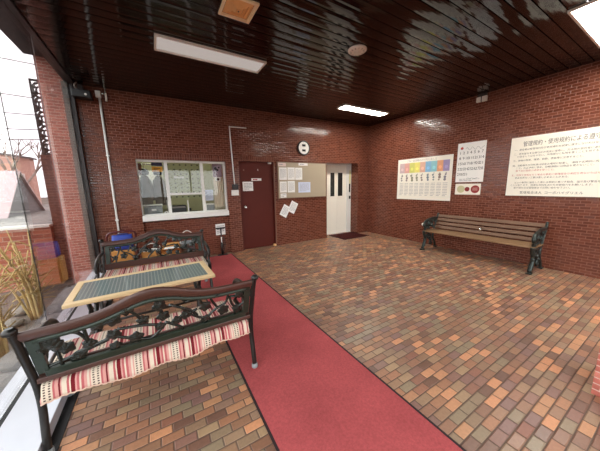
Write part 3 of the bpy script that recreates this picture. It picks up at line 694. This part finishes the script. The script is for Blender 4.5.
# ------------------------------------------------------------------ cast-iron garden benches with vine backs
LEAVES = [(-0.478, 0.641), (-0.445, 0.61), (-0.493, 0.662), (-0.419, 0.53), (-0.537, 0.643), (-0.23, 0.714), (-0.302, 0.706), (-0.24, 0.614), (-0.243, 0.529), (-0.092, 0.662), (-0.167, 0.763), (-0.001, 0.736), (0.014, 0.654), (-0.009, 0.582), (-0.351, 0.596), (-0.141, 0.547), (0.138, 0.616), (-0.406, 0.531), (0.089, 0.593), (0.264, 0.643), (0.385, 0.572), (0.499, 0.677), (0.48, 0.557), (0.261, 0.536), (0.337, 0.72)]
VINES = [[(-0.414, 0.558), (-0.276, 0.592), (-0.234, 0.62)], [(-0.221, 0.644), (-0.096, 0.624), (-0.024, 0.599)], [(-0.158, 0.76), (-0.121, 0.71), (-0.101, 0.665)], [(-0.238, 0.598), (-0.147, 0.542), (-0.066, 0.51), (-0.018, 0.544), (0.019, 0.587)], [(-0.015, 0.807), (0.013, 0.769), (-0.001, 0.729)], [(0.021, 0.603), (0.109, 0.526), (.115, .49)], [(0.052, 0.574), (0.15, 0.62), (0.213, 0.64)], [(0.053, 0.726), (0.164, 0.648), (0.211, 0.59)], [(0.113, 0.783), (0.144, 0.72), (0.192, 0.744)], [(-.36, .73), (-0.357, 0.686), (-0.353, 0.611)],
         [(0.113, 0.69), (0.18, 0.601), (0.262, 0.545), (0.309, 0.581), (0.343, 0.604), (0.399, 0.629), (0.419, 0.70)], [(.419, .70), (0.37, 0.715), (0.311, 0.722), (0.304, 0.685), (0.337, 0.619)], [(0.235, 0.745), (0.239, 0.681), (0.297, 0.662)], [(0.427, 0.672), (0.45, 0.595), (0.512, 0.518)], [(0.071, 0.583), (0.151, 0.628)], [(0.434, 0.675), (0.507, 0.652)], [(-0.546, 0.673), (-0.52, 0.695), (-0.50, 0.655), (-0.527, 0.633), (-0.543, 0.646)], [(-0.428, 0.71), (-0.389, 0.692), (-0.364, 0.646), (-0.359, 0.599)], [(-0.548, 0.515), (-0.389, 0.553), (-0.267, 0.588)],
         [(-.30, .74), (-.302, .706), (-.23, .714), (-.21, .76)], [(-.48, .49), (-.478, .641), (-.46, .70)], [(.499, .677), (.54, .60), (.48, .557), (.47, .49)], [(.014, .654), (-.001, .736)], [(-.243, .529), (-.25, .49)]]
def bk(z): return -.30*(z-.45)         # the back leans away from the sitter
def RT(u):                             # underside and top of the arched rail
    k = math.exp(-((u+.03)/.21)**2)
    return .712+.085*k, .778+.10*k
def make_bench():
    t = thing('vine_bench', 'dark bench with a vine back seen from behind, nearest the camera', 'bench', (0, 0, 0), 0, 'vine-backed garden benches')
    kw = dict(parent=t, world=False); nv = Vector((0, 1, .30)).normalized(); uv = Vector((0, -.30, 1)).normalized()
    # arched wooden top rail
    bm = bmesh.new(); n = 44; R = []
    for i in range(n+1):
        u = -.605+1.21*i/n; a, b = RT(u); zz = (a+b)/2; P = []
        for k in range(10):
            an = 2*PI*k/10; hh = (b-a)/2
            z = zz+math.sin(an)*hh*(.92 if abs(math.sin(an)) > .5 else 1); y = bk(z)+math.cos(an)*.017
            P.append(bm.verts.new((u, y, z)))
        R.append(P)
    for A, Q in zip(R, R[1:]):
        for k in range(10): bm.faces.new((A[k], A[(k+1) % 10], Q[(k+1) % 10], Q[k])).smooth = True
    bm.faces.new(R[0]); bm.faces.new(R[-1]); obj('top_rail', bm, 'benchwood', **kw)
    # cast panel: rim and vines
    bm = bmesh.new()
    pts = [Vector((-.55+1.1*i/40, bk(RT(-.55+1.1*i/40)[0]-.006), RT(-.55+1.1*i/40)[0]-.006)) for i in range(41)]
    tube(bm, pts, .015, 8); pan = obj('back_panel', bm, 'greeniron', **kw)
    for s in (-1, 1):
        b = bmesh.new(); box(b, s*.553-.022, s*.553+.022, -.012, .012, 0, .225)
        for v in b.verts: v.co.y += bk(.49+v.co.z); v.co.z += .49
        o = obj('stile', b, 'greeniron', None); o.parent = pan
    b = bmesh.new(); box(b, -.55, .55, -.015, .015, .460, .505, .004)
    for v in b.verts: v.co.y += bk(v.co.z)
    o = obj('panel_foot', b, 'greeniron', None); o.parent = pan
    b = bmesh.new()
    for v in VINES: tube(b, smooth([(u, bk(z), z) for u, z in v], 5), .009, 7)
    o = obj('vine_stems', b, 'vine', None); o.parent = pan
    rr = random.Random(5); b = bmesh.new()
    for u, z in LEAVES:
        leaf(b, (u, bk(z), z), X, uv, nv, rr.uniform(.034, .046), 5, rr.uniform(0, 6), .010)
    o = obj('vine_leaves', b, 'vine', None); o.parent = pan
    # lower wooden rail and the seat slats
    obj('lower_rail', box(B(-.59, .59, -.016, .018, .430, .460, bev=.005), -.59, .59, .0185, .03, .430, .506, .004), 'benchwood', **kw)
    for k in range(5):
        y = .045+.085*k; obj('seat_slat', B(-.59, .59, y-.032, y+.032, .385, .405, bev=.004), 'benchwood', **kw)
    # iron ends
    for s in (-1, 1):
        x = s*.602; b = bmesh.new()
        tube(b, smooth([(x, -.018, .02), (x, -.005, .12), (x, .022, .27), (x, .012, .42), (x, -.045, .60), (x, -.098, .755), (x+s*.006, -.106, .782)], 6), [.019]*37, 10, (1, .8))
        e = obj('end_frame', b, 'iron', **kw)
        def sub(nm, bq, mt='iron'):
            o = obj(nm, bq, mt, None); o.parent = e
        sub('finial', lathe(bmesh.new(), [(.012, -.012), (.026, -.004), (.028, .012), (.014, .026)], (x+s*.006, -.106, .782), 14))
        sub('rubber_foot', lathe(bmesh.new(), [(.021, .0), (.024, .004), (.024, .032), (.019, .036)], (x, -.018, 0.), 14), 'greyplastic')
        sub('front_leg', tube(bmesh.new(), smooth([(x, .45, .02), (x, .43, .1), (x, .40, .22), (x, .42, .36), (x, .43, .40)], 6), .018, 10))
        sub('rubber_foot', lathe(bmesh.new(), [(.021, .0), (.024, .004), (.024, .032), (.019, .036)], (x, .45, 0.), 14), 'greyplastic')
        sub('seat_bearer', tube(bmesh.new(), [(x, .01, .392), (x, .43, .392)], .017, 8))
        sub('arm_rest', tube(bmesh.new(), smooth([(x, -.06, .63), (x, .08, .645), (x, .25, .635), (x, .36, .61), (x, .42, .56), (x, .40, .51), (x, .36, .52), (x, .37, .555)], 5), [.02]*20+[.016]*16, 9))
        sub('arm_post', tube(bmesh.new(), smooth([(x, .43, .40), (x, .36, .47), (x, .33, .55), (x, .34, .615)], 5), .013, 8))
        sub('scroll', tube(bmesh.new(), smooth(spiral(x, .50, .07, .018, 2.6, 9.5, .16, 18), 2), .009, 7))
        sub('scroll_brace', tube(bmesh.new(), smooth([(x, .02, .25), (x, .14, .30), (x, .25, .37), (x, .30, .30), (x, .41, .21)], 5), .011, 7))
    obj('stretcher', tube(bmesh.new(), [(-.602, .22, .37), (.602, .22, .37)], .01, 8), 'iron', **kw)
    return t
bench = make_bench(); bench.location = (-.045, 1.715, .007); bench.rotation_euler = (0, 0, .018)
dup(bench, (-.045, 3.82, .007), PI, 'dark bench with a vine back facing the camera, behind the tiled table')
def make_throw(loc, rz, label, seed):
    """striped throw over the seat: hangs behind below the back panel and in front of the seat"""
    t = thing('seat_throw', label, 'seat cover', loc, rz, 'striped throws on the vine benches')
    rr = random.Random(seed); bm = bmesh.new(); nx = 110; V = []
    prof = [(-.045, .325), (-.042, .345), (-.036, .367), (-.028, .395), (-.01, .412), (.03, .416), (.12, .417), (.22, .418), (.32, .418), (.40, .417), (.436, .412), (.455, .39), (.462, .35), (.468, .31)]
    for i in range(nx+1):
        u = -.572+1.144*i/nx; col = []
        for j, (y, z) in enumerate(prof):
            hb = max(0, (4-j)/4) if j < 4 else max(0, (j-10)/3) if j > 10 else 0
            w = .005*math.sin(u*23+seed)+.0025*math.sin(u*51+1.)
            zz = z+hb*(.010*math.sin(u*17+seed*2)-.012*math.cos(u*5.2)) + (0 if hb else .002*math.sin(u*40+j))
            yy = y+(w*hb if j < 4 else -w*hb)
            col.append(bm.verts.new((u*(1+.012*hb*math.sin(z*60)), yy, zz)))
        V.append(col)
    for i in range(nx):
        for j in range(len(prof)-1): bm.faces.new((V[i][j], V[i+1][j], V[i+1][j+1], V[i][j+1])).smooth = True
    o = obj('throw_cloth', bm, 'cloth', t, False)
    m = o.modifiers.new('thick', 'SOLIDIFY'); m.thickness = .004; m.offset = 0
    for y, row in ((0, 0), (1, len(prof)-1)):
        b = bmesh.new(); pts = []
        for i in range(0, nx+1):
            u = -.572+1.144*i/nx; yv, zv = prof[row]; w = .005*math.sin(u*23+seed)+.0025*math.sin(u*51+1.)
            zz = zv+(.010*math.sin(u*17+seed*2)-.012*math.cos(u*5.2)); yy = yv+(w if row == 0 else -w)
            pts.append(Vector((u*(1+.012*math.sin(zv*60)), yy, zz-.003+.0035*math.sin(u*190))))
        tube(b, pts, .0045, 6); obj('hem_braid', b, plain('braid', srgb(214, 180, 160), .9), t, False)
    return t
make_throw((-.052, 1.715, .01), .018, 'striped red and cream throw on the nearest vine bench, hanging behind its back', 1)
make_throw((-.045, 3.82, .01), PI, 'striped red and cream throw on the far vine bench behind the table', 4)

# ------------------------------------------------------------------ tiled garden table
tb = thing('garden_table', 'low table with pale wood rim and grey mosaic top between the vine benches', 'table', (-.125, 2.505, 0), math.radians(2.))
TW, TD, TZ = .525, .268, .65; kw = dict(parent=tb, world=False)
rim = bmesh.new(); f = .052
box(rim, -TW, TW, -TD, -TD+f, TZ-.028, TZ, .005); box(rim, -TW, TW, TD-f, TD, TZ-.028, TZ, .005); box(rim, -TW, -TW+f, -TD+f, TD-f, TZ-.028, TZ, .005); box(rim, TW-f, TW, -TD+f, TD-f, TZ-.028, TZ, .005)
obj('wood_rim', rim, 'tablewood', **kw); obj('mosaic_top', B(-TW+f, TW-f, -TD+f, TD-f, TZ-.022, TZ-.004), 'mosaic', **kw)
for s in (-1, 1):
    x = s*.40; b = bmesh.new()
    tube(b, smooth([(x, -.22, .006), (x, -.16, .10), (x, -.05, .25), (x, .0, .33), (x, .08, .45), (x, .17, .60), (x, .2, .622)], 5), .015, 8)
    lg = obj('leg_frame', b, 'iron', **kw)
    b = bmesh.new(); tube(b, smooth([(x, .22, .006), (x, .16, .10), (x, .05, .25), (x, .0, .33), (x, -.08, .45), (x, -.17, .60), (x, -.2, .622)], 5), .015, 8)
    o = obj('cross_leg', b, 'iron'); o.parent = lg
    b = bmesh.new(); tube(b, smooth(spiral(x, .46, .085, .02, .4, 8., -.13, 20), 2), .009, 7); tube(b, smooth(spiral(x, .46, .085, .02, 2.7, -4.9, .13, 20), 2), .009, 7); o = obj('scroll', b, 'iron'); o.parent = lg
    obj('top_bearer', B(x-.02, x+.02, -.22, .22, .610, .622), 'iron', **kw)
obj('stretcher', tube(bmesh.new(), [(-.40, 0, .33), (.40, 0, .33)], .011, 8), 'iron', **kw)

# ------------------------------------------------------------------ slatted park bench by the right wall
pk = thing('park_bench', 'long slatted wooden bench with black iron scroll ends by the brick wall', 'bench', (5.025, 2.2, 0), PI/2)
# local: x along the bench (towards the back wall), y towards the brick wall is negative
pk.rotation_euler = (0, 0, PI/2); kw = dict(parent=pk, world=False); HL = .915
for k in range(5): obj('seat_slat', B(-HL, HL, .03-.085*k-.034, .03-.085*k+.034, .405, .43, bev=.005), 'seatwood', **kw)
for k in range(4):
    z = .48+.079*k; y = -.335-.033*k
    b = box(bmesh.new(), -HL, HL, -.013, .013, -.031, .031, .005)
    bmesh.ops.rotate(b, cent=(0, 0, 0), matrix=Matrix.Rotation(math.radians(20), 3, 'X'), verts=b.verts[:]); bmesh.ops.translate(b, vec=(0, y, z), verts=b.verts[:])
    obj('back_slat', b, 'slatwood', **kw)
b = bmesh.new(); tube(b, [(0, -.318, .515), (0, -.338, .575)], .014, 8, (1.6, .6)); obj('centre_bracket', b, 'chrome', **kw)
for s in (-1, 1):
    x = s*(HL-.02); b = bmesh.new()
    tube(b, smooth([(x, .06, .02), (x, .07, .06), (x, .03, .14), (x, .0, .24), (x, .045, .34), (x, .06, .42)], 6), .03, 10)
    e = obj('iron_end', b, 'blackiron', **kw)
    def sub(nm, bq):
        o = obj(nm, bq, 'blackiron'); o.parent = e
    sub('foot_pad', B(x-.035, x+.035, .035, .13, 0, .025, bev=.008)); sub('foot_pad', B(x-.035, x+.035, -.44, -.36, 0, .025, bev=.008))
    sub('rear_leg', tube(bmesh.new(), smooth([(x, -.40, .02), (x, -.36, .12), (x, -.28, .24), (x, -.29, .38), (x, -.34, .50), (x, -.41, .68), (x, -.45, .775)], 6), .02, 10))
    sub('seat_bearer', tube(bmesh.new(), [(x, .07, .39), (x, -.31, .385)], .02, 8))
    sub('arm_rest', tube(bmesh.new(), smooth([(x, -.40, .67), (x, -.26, .68), (x, -.10, .66), (x, .02, .62), (x, .07, .55), (x, .04, .50), (x, .0, .52), (x, .015, .56)], 5), .027, 9))
    sub('scroll', tube(bmesh.new(), smooth(spiral(x, .56, .095, .02, -.3, 8.2, -.17, 22), 2), .02, 8))
    sub('scroll', tube(bmesh.new(), smooth(spiral(x, .50, .06, .015, 3.0, -4.0, -.02, 18), 2), .018, 8))
    sub('scroll', tube(bmesh.new(), smooth(spiral(x, .27, .085, .02, .0, 7.8, -.13, 20), 2), .02, 8))
    sub('scroll', tube(bmesh.new(), smooth(spiral(x, .13, .065, .015, 2.0, -5.0, -.22, 18), 2), .018, 8))
    bq = bmesh.new(); rr = random.Random(8)
    for yy, zz in ((-.02, .62), (-.10, .48), (-.25, .50), (-.22, .63), (.03, .46), (-.05, .30), (-.20, .20), (.02, .22), (.03, .10), (-.33, .62)):
        leaf(bq, (x, yy, zz), Y, Z, X, rr.uniform(.036, .055), 5, rr.uniform(0, 6), .022)
    sub('cast_leaves', bq)
b = bmesh.new(); lathe(b, [(.02, 0), (.032, .01), (.032, .03), (.02, .04)], (0, 0, 0), 14, 'x')
bmesh.ops.translate(b, vec=(HL+.03, .06, .56), verts=b.verts[:]); obj('white_cap', b, 'white', **kw)

# ------------------------------------------------------------------ things stored behind the far bench
ht = thing('hand_cart', 'hand cart with an arched dark red handle in the corner below the conduit', 'hand cart', (-.53, 4.8, 0))
b = bmesh.new(); tube(b, smooth([(-.73, 4.86, .20), (-.73, 4.84, .60), (-.725, 4.83, .70), (-.68, 4.83, .755), (-.56, 4.83, .768), (-.40, 4.83, .765), (-.345, 4.83, .72), (-.34, 4.84, .60), (-.34, 4.86, .20)], 5), .014, 9); obj('handle', b, 'redtube', ht)
obj('platform', B(-.78, -.29, 4.52, 4.88, .10, .13, bev=.008), 'darkframe', ht)
for sx in (-.74, -.34): obj('upright_foot', tube(bmesh.new(), [(sx, 4.86, .12), (sx, 4.86, .22)], .014, 8), 'redtube', ht)
for sx in (-.72, -.35):
    for sy in (4.57, 4.83):
        b = bmesh.new(); lathe(b, [(.02, -.014), (.05, -.012), (.05, .012), (.02, .014)], (sx, sy, .05), 18, 'x'); obj('wheel', b, 'black', ht)
        
bg = thing('blue_bag', 'bright blue bag on the carton inside the arch of the hand cart', 'bag', (-.51, 4.68, .505))
b = bmesh.new()
bmq = [(.075, .50, .13), (.12, .135, .105), (.0, 0, 0)]
R = []
for z, hx, hy in ((.505, .11, .07), (.53, .135, .09), (.62, .14, .085), (.70, .135, .06), (.735, .13, .03)):
    R.append([b.verts.new((-.51+hx*math.copysign(abs(math.cos(a))**.5, math.cos(a)), 4.68+hy*math.copysign(abs(math.sin(a))**.5, math.sin(a))*(1+.1*math.sin(z*40)), z)) for a in [2*PI*k/20 for k in range(20)]])
for A, Q in zip(R, R[1:]):
    for k in range(20): b.faces.new((A[k], A[(k+1) % 20], Q[(k+1) % 20], Q[k])).smooth = True
b.faces.new(R[0]); b.faces.new(R[-1]); obj('bag_body', b, 'blue', bg)
for yy in (4.66, 4.70):
    obj('strap', tube(bmesh.new(), smooth([(-.58, yy, .70), (-.575, yy, .74), (-.55, yy, .75), (-.46, yy, .75), (-.435, yy, .74), (-.43, yy, .70)], 4), .008, 7), 'navy', bg)
obj('pale_patch', B(-.45, -.39, 4.588, 4.596, .60, .67), 'paleblue', bg)
def carton(x0, x1, y0, y1, h, label, rz=0., z=0., flaps=True):
    t = thing('cardboard_box', label, 'box', ((x0+x1)/2, (y0+y1)/2, z), rz, 'cardboard boxes behind the far bench'); kw = dict(parent=t, world=False); a, c = (x1-x0)/2, (y1-y0)/2
    obj('carton_body', B(-a, a, -c, c, 0, h, bev=.004), 'card', **kw)
    obj('tape_strip', B(-a-.001, a+.001, -.03, .03, h-.05, h+.001), plain('packing_tape', srgb(206, 168, 110), .3), **kw)
    for s in (-1, 1) if flaps else ():
        b = B(-a, a, 0, c*.8, -.002, .002); bmesh.ops.rotate(b, cent=(0, 0, 0), matrix=Matrix.Rotation(math.radians(35), 3, 'X'), verts=b.verts[:])
        if s < 0: bmesh.ops.rotate(b, cent=(0, 0, 0), matrix=Matrix.Rotation(PI, 3, 'Z'), verts=b.verts[:])
        bmesh.ops.translate(b, vec=(0, s*c, h), verts=b.verts[:]); obj('flap', b, 'card', **kw)
    return t
carton(-.66, -.38, 4.56, 4.8, .37, 'brown carton standing on the hand cart, under the blue bag', 0, .131, False)
carton(-.27, -.06, 4.45, 4.7, .33, 'brown carton beside the hand cart behind the far bench', .12)
carton(.01, .28, 4.42, 4.72, .42, 'brown carton under the window sill behind the far bench', -.06)
bs = thing('paper_bundle', 'white paper bundle lying on the brown carton below the window', 'paper bundle', (.15, 4.57, .43), .15)
for k in range(4): obj('sheet', B(-.10+.006*k, .09+.005*k, -.10+.005*k, .07, .006*k, .006*k+.005), 'paper', parent=bs, world=False)
def bucket(x, y, label, mat, r, h, hh):
    t = thing('bucket', label, 'bucket', (x, y, .0065), 0, 'buckets behind the far bench')
    b = bmesh.new(); lathe(b, [(r*.75, 0), (r, h), (r*1.06, h), (r*1.06, h+.015), (r*.95, h+.015), (r*.72, .015)], (x, y, .0065), 28); obj('pail', b, mat, t)
    b = bmesh.new(); tube(b, smooth([(x-r, y, h), (x-r*.9, y, h+hh*.6), (x, y, h+hh), (x+r*.9, y, h+hh*.6), (x+r, y, h)], 6), .008, 8); obj('bucket_handle', b, 'white', t)
    return t
bucket(.42, 4.66, 'grey bucket with raised white handle at the carpet end of the far bench', 'greyplastic', .12, .48, .22)
bucket(-.14, 5.0, 'pale bucket against the brick wall behind the cartons', 'alu', .13, .34, .14)
pu = thing('floor_pump', 'black-handled floor pump standing against the wall below the white notice', 'pump', (1.1, 5.22, 0))
obj('barrel', tube(bmesh.new(), [(1.13, 5.22, .02), (1.13, 5.22, .28)], .022, 12), 'black', pu); obj('rod', tube(bmesh.new(), [(1.13, 5.22, .28), (1.13, 5.22, .40)], .011, 10), 'white', pu)
obj('upper_rod', tube(bmesh.new(), [(1.13, 5.22, .40), (1.13, 5.22, .58)], .013, 10), 'black', pu)
obj('grip', tube(bmesh.new(), [(1.03, 5.22, .59), (1.23, 5.22, .59)], .017, 10), 'black', pu)
obj('foot_plate', B(1.03, 1.23, 5.17, 5.27, 0, .02, bev=.005), 'black', pu)
obj('hose', tube(bmesh.new(), smooth([(1.15, 5.22, .04), (1.2, 5.24, .2), (1.19, 5.25, .40), (1.16, 5.24, .30), (1.17, 5.24, .15)], 5), .007, 7), 'black', pu)
notice('low_notice', 'white notice on the brick wall under the reception sill', 'notice', (1.055, YB+.05, .42), X, Z, -Y, .2, .24, 5, seed=55, ink='ink', ph=.3)

# ------------------------------------------------------------------ outside the glass
g0 = struct('ground', B(-60, 40, -40, 80, -.30, -.12), 'soil')
bm = bmesh.new(); box(bm, -1.325, XG-.09, YB+.01, 5.6, -.12, 3.7); struct('wall_outside', bm, 'outer_brick')
struct('wall_gatepost', B(-1.53, -1.335, 5.62, 5.85, -.12, 2.02), 'wall')
struct('wall_planter', B(-9, -1.535, 5.5, 5.7, -.12, .86), 'planter_brick')
struct('trim_4', B(-9, -1.535, 5.46, 5.61, .86, .90), 'capstone')
bm = bmesh.new(); box(bm, -12, -1.54, 5.7, 14, -.12, .885); struct('terrace', bm, 'terrace')
lp = thing('iron_lattice', 'ornate iron lattice panel on the gatepost outside the glass', 'lattice', (-1.5, 5.74, 2.02))
bm = bmesh.new(); box(bm, -1.53, -1.505, 5.73, 5.75, 2.02, 3.2); box(bm, -1.36, -1.335, 5.73, 5.75, 2.02, 3.2); box(bm, -1.505, -1.36, 5.73, 5.75, 3.17, 3.2); box(bm, -1.505, -1.36, 5.73, 5.75, 2.02, 2.05); obj('lattice_frame', bm, 'iron', lp)
bm = bmesh.new()
for k in range(5):
    zc = 2.16+.22*k
    tube(bm, [(-1.432+.07*math.cos(a), 5.74, zc+.11*math.sin(a)) for a in [2*PI*j/20 for j in range(21)]], .017, 7)
    tube(bm, [(-1.432+.03*math.cos(a), 5.74, zc+.05*math.sin(a)) for a in [2*PI*j/14 for j in range(15)]], .013, 7)
    for s in (-1, 1): tube(bm, smooth([(-1.432+s*.08, 5.74, zc-.11), (-1.432+s*.03, 5.74, zc-.05), (-1.432+s*.08, 5.74, zc), (-1.432+s*.03, 5.74, zc+.06)], 4), .016, 6)
obj('scrollwork', bm, 'iron', lp)
sk = thing('gable_skylight', 'grey gable-shaped skylight on the paved terrace outside the glass', 'skylight', (-2.75, 8.65, .885))
def prism(bm, x0, x1, y0, y1, zb, ym, zt):
    a = [bm.verts.new(p) for p in ((x0, y0, zb), (x0, y1, zb), (x0, ym, zt))]; b = [bm.verts.new(p) for p in ((x1, y0, zb), (x1, y1, zb), (x1, ym, zt))]
    bm.faces.new(a); bm.faces.new(b[::-1])
    for i in range(3): bm.faces.new((a[i], a[(i+1) % 3], b[(i+1) % 3], b[i]))
    return bm
obj('gable_body', prism(bmesh.new(), -3.32, -2.80, 7.62, 9.7, .885, 8.62, 1.87), 'concrete', sk)
for s in (0, 1):
    y0 = 7.58 if s == 0 else 9.74; b = bmesh.new(); v = [(-2.74, y0, .885), (-2.74, 8.62, 1.93), (-3.38, 8.62, 1.93), (-3.38, y0, .885)]
    p = [bm_v for bm_v in [b.verts.new(q) for q in v]]; b.faces.new(p); r = bmesh.ops.extrude_face_region(b, geom=b.faces[:]); bmesh.ops.translate(b, vec=(0, 0, -.035), verts=[e for e in r['geom'] if isinstance(e, bmesh.types.BMVert)])
    obj('roof_slope', b, plain('pale_pink_roof', srgb(172, 150, 150), .5), sk)
# houses beyond
def house(x0, x1, y0, y1, h0, h1, mat, label, name='apartment_house'):
    t = thing(name, label, 'building', ((x0+x1)/2, y0, -.12)); bm = bmesh.new()
    v = [bm.verts.new(p) for p in ((x0, y0, -.12), (x1, y0, -.12), (x1, y1, -.12), (x0, y1, -.12), (x0, y0, h0), (x1, y0, h1), (x1, y1, h1), (x0, y1, h0))]
    for f in ((0, 1, 2, 3), (4, 5, 6, 7), (0, 1, 5, 4), (1, 2, 6, 5), (2, 3, 7, 6), (3, 0, 4, 7)): bm.faces.new([v[i] for i in f])
    obj('walls', bm, mat, t)
    n = max(2, int((x1-x0)/1.5))
    for i in range(n):
        for k in range(max(1, int(h1/1.4))):
            a = x0+(i+.3)*(x1-x0)/n; z = .5+1.35*k
            w_ = obj('window', B(a, a+.5*(x1-x0)/n, y0-.06, y0, z, z+.8), 'white', t)
            p_ = obj('pane', B(a+.06, a+.5*(x1-x0)/n-.06, y0-.075, y0-.06, z+.06, z+.74), 'darkglass'); p_.parent = w_; p_.matrix_parent_inverse = mw(w_).inverted()
    bm = bmesh.new(); box(bm, x0-.15, x1+.15, y0-.15, y1+.1, 0, .12)
    for q in bm.verts: q.co.z += h0+(h1-h0)*(q.co.x-x0)/(x1-x0)
    obj('roof_slab', bm, 'concrete', t); return t
house(-11.0, -7.4, 25, 25.8, 4.3, 3.7, plain('red_brown_render', srgb(196, 150, 136), .8), 'red-brown building far outside beyond the skylight')
house(-22., -11.4, 30, 36, 3.7, 3.7, plain('pale_pink_render', srgb(222, 200, 200), .8), 'pale pink building far outside, left of the red-brown one')
# bare trees
def tree(x, y, h, label, seed):
    t = thing('bare_tree', label, 'tree', (x, y, -.12), 0, 'bare trees beyond the terrace'); rr = random.Random(seed); tb_ = bmesh.new(); br = bmesh.new()
    def grow(p, d, L, r, lev, bm):
        q = p+d*L; m = (p+q)/2+Vector((rr.uniform(-1, 1), rr.uniform(-1, 1), rr.uniform(-1, 1)))*L*.08
        tube(bm, [p, m, q], [r, r*.85, r*.7], 6)
        if lev == 0: return
        for k in range(3):
            dd = (d+Vector((rr.uniform(-1, 1), rr.uniform(-1, 1), rr.uniform(-.3, .7)))*.8).normalized()
            grow(q, dd, L*rr.uniform(.6, .8), r*.62, lev-1, br)
    grow(Vector((x, y, -.12)), Vector((.03, 0, 1)), h*.36, h*.022, 4, tb_)
    obj('trunk', tb_, 'bark', t); obj('branches', br, 'bark', t)
tree(-4.9, 15., 4.2, 'bare tree beside the red-brown building beyond the terrace', 2)
tree(-13., 22, 5., 'bare tree further left before the pale pink building', 5)
# power cables
for i, (z0, z1) in enumerate(((11.0, 7.0), (9.0, 6.3), (7.6, 5.6), (6.4, 5.2), (13.5, 9.5))):
    tag(obj('power_cable', tube(bmesh.new(), [(-26+24*k/12, 22+i*.4, z0+(z1-z0)*k/12-1.2*math.sin(PI*k/12)) for k in range(13)], .023, 6), 'darkframe'), 'thin dark power cable across the white sky outside', 'cable', 'power cables across the sky')
# dried plant and rocks between the glass and the planter
def dry_plant(x, y, n, h, label, seed):
    t = thing('dry_plant', label, 'plant', (x, y, -.12), 0, 'dried plants outside the glass'); rr = random.Random(seed)
    for k in range(n):
        a = rr.uniform(0, 2*PI); L = h*rr.uniform(.6, 1.08); dx, dy = math.cos(a)*rr.uniform(.05, .3)-.12, math.sin(a)*rr.uniform(.1, .42)-.1
        dx = max(dx, -1.0-x+.0) if x+dx > -1.0 else dx
        p = [(x+dx*.2, y+dy*.2, -.12), (x+dx*.45+rr.uniform(-.03, .03), y+dy*.45, L*.4), (x+dx*.8, y+dy*.8, L*.75), (x+dx*1.1, y+dy*1.15, L)]
        b = tube(bmesh.new(), smooth(p, 4), [.015-.0008*i for i in range(13)], 6)
        st = obj('stalk', b, 'straw', t)
        b = bmesh.new()
        for j in range(5):
            q = Vector(p[1]).lerp(Vector(p[2]), rr.uniform(-.6, 1.)); d = Vector((rr.uniform(-.5, .5), rr.uniform(-1, 1), rr.uniform(-.3, .7)))*.3
            if q.x+d.x > -1.0: d.x = -abs(d.x)
            tube(b, smooth([q, q+d*.5+Z*rr.uniform(-.04, .04), q+d], 3), .0065, 5)
        o = obj('twig', b, 'straw', None); o.parent = st; o.data.transform(mw(st).inverted())
dry_plant(-1.40, 4.15, 15, 1.0, 'dried straw-coloured plant outside, nearest the outer brick wall', 1)
dry_plant(-1.35, 3.2, 26, 1.0, 'dried straw-coloured plant outside, middle of the row along the glass', 2)
dry_plant(-1.42, 2.3, 12, .8, 'dried straw-coloured plant outside, nearest the camera', 3)
rr = random.Random(12)
for i in range(16):
    x, y, r = (-1.22, -1.62)[i % 2]+rr.uniform(-.05, .05), 1.52+.19*i+rr.uniform(-.02, .02), rr.uniform(.09, .135)
    b = bmesh.new(); bmesh.ops.create_icosphere(b, subdivisions=2, radius=r)
    for v in b.verts: v.co = Vector((v.co.x*rr.uniform(.9, 1.15), v.co.y*rr.uniform(.9, 1.15), v.co.z*.62*rr.uniform(.9, 1.1)))
    bmesh.ops.translate(b, vec=(x, y, -.12+r*.5), verts=b.verts[:])
    tag(obj('garden_rock', b, 'rock'), 'grey rock on the soil just outside the glass wall', 'rock', 'rocks outside the glass')

# ------------------------------------------------------------------ daylight, camera, colour
w = bpy.data.worlds.new('sky'); bpy.context.scene.world = w; w.use_nodes = True
nt_ = w.node_tree; bgn = nt_.nodes['Background']
tc = nt_.nodes.new('ShaderNodeTexCoord'); nz_ = nt_.nodes.new('ShaderNodeTexNoise'); nt_.links.new(tc.outputs['Generated'], nz_.inputs['Vector']); nz_.inputs['Scale'].default_value = 2.
rp = nt_.nodes.new('ShaderNodeValToRGB'); nt_.links.new(nz_.outputs[0], rp.inputs[0]); rp.color_ramp.elements[0].color = (.86, .90, .98, 1); rp.color_ramp.elements[1].color = (1, .99, .97, 1)
nt_.links.new(rp.outputs[0], bgn.inputs[0]); bgn.inputs[1].default_value = 4.2
cam_d = bpy.data.cameras.new('camera'); cam_d.sensor_fit = 'HORIZONTAL'; cam_d.sensor_width = 36.; cam_d.lens = 242.518/600*36.; cam_d.clip_start = .03; cam_d.clip_end = 300
co = bpy.data.objects.new('camera', cam_d); C.objects.link(co)
yaw, pit, rol = .5336, .1637, -.0202
fw = Vector((math.sin(yaw)*math.cos(pit), math.cos(yaw)*math.cos(pit), -math.sin(pit))); r0 = Vector((math.cos(yaw), -math.sin(yaw), 0)); u0 = r0.cross(fw)
r1 = math.cos(rol)*r0+math.sin(rol)*u0; u1 = -math.sin(rol)*r0+math.cos(rol)*u0
co.matrix_world = Matrix(((r1.x, u1.x, -fw.x, 0), (r1.y, u1.y, -fw.y, 0), (r1.z, u1.z, -fw.z, 1.4492), (0, 0, 0, 1)))
sc = bpy.context.scene; sc.camera = co
sc.view_settings.view_transform = 'Standard'; sc.view_settings.look = 'None'; sc.view_settings.gamma = 1.; sc.view_settings.exposure = .12; sc.view_settings.use_curve_mapping = False
sc.cycles.max_bounces = 10; sc.cycles.transparent_max_bounces = 16; sc.cycles.use_denoising = True; sc.cycles.caustics_reflective = False
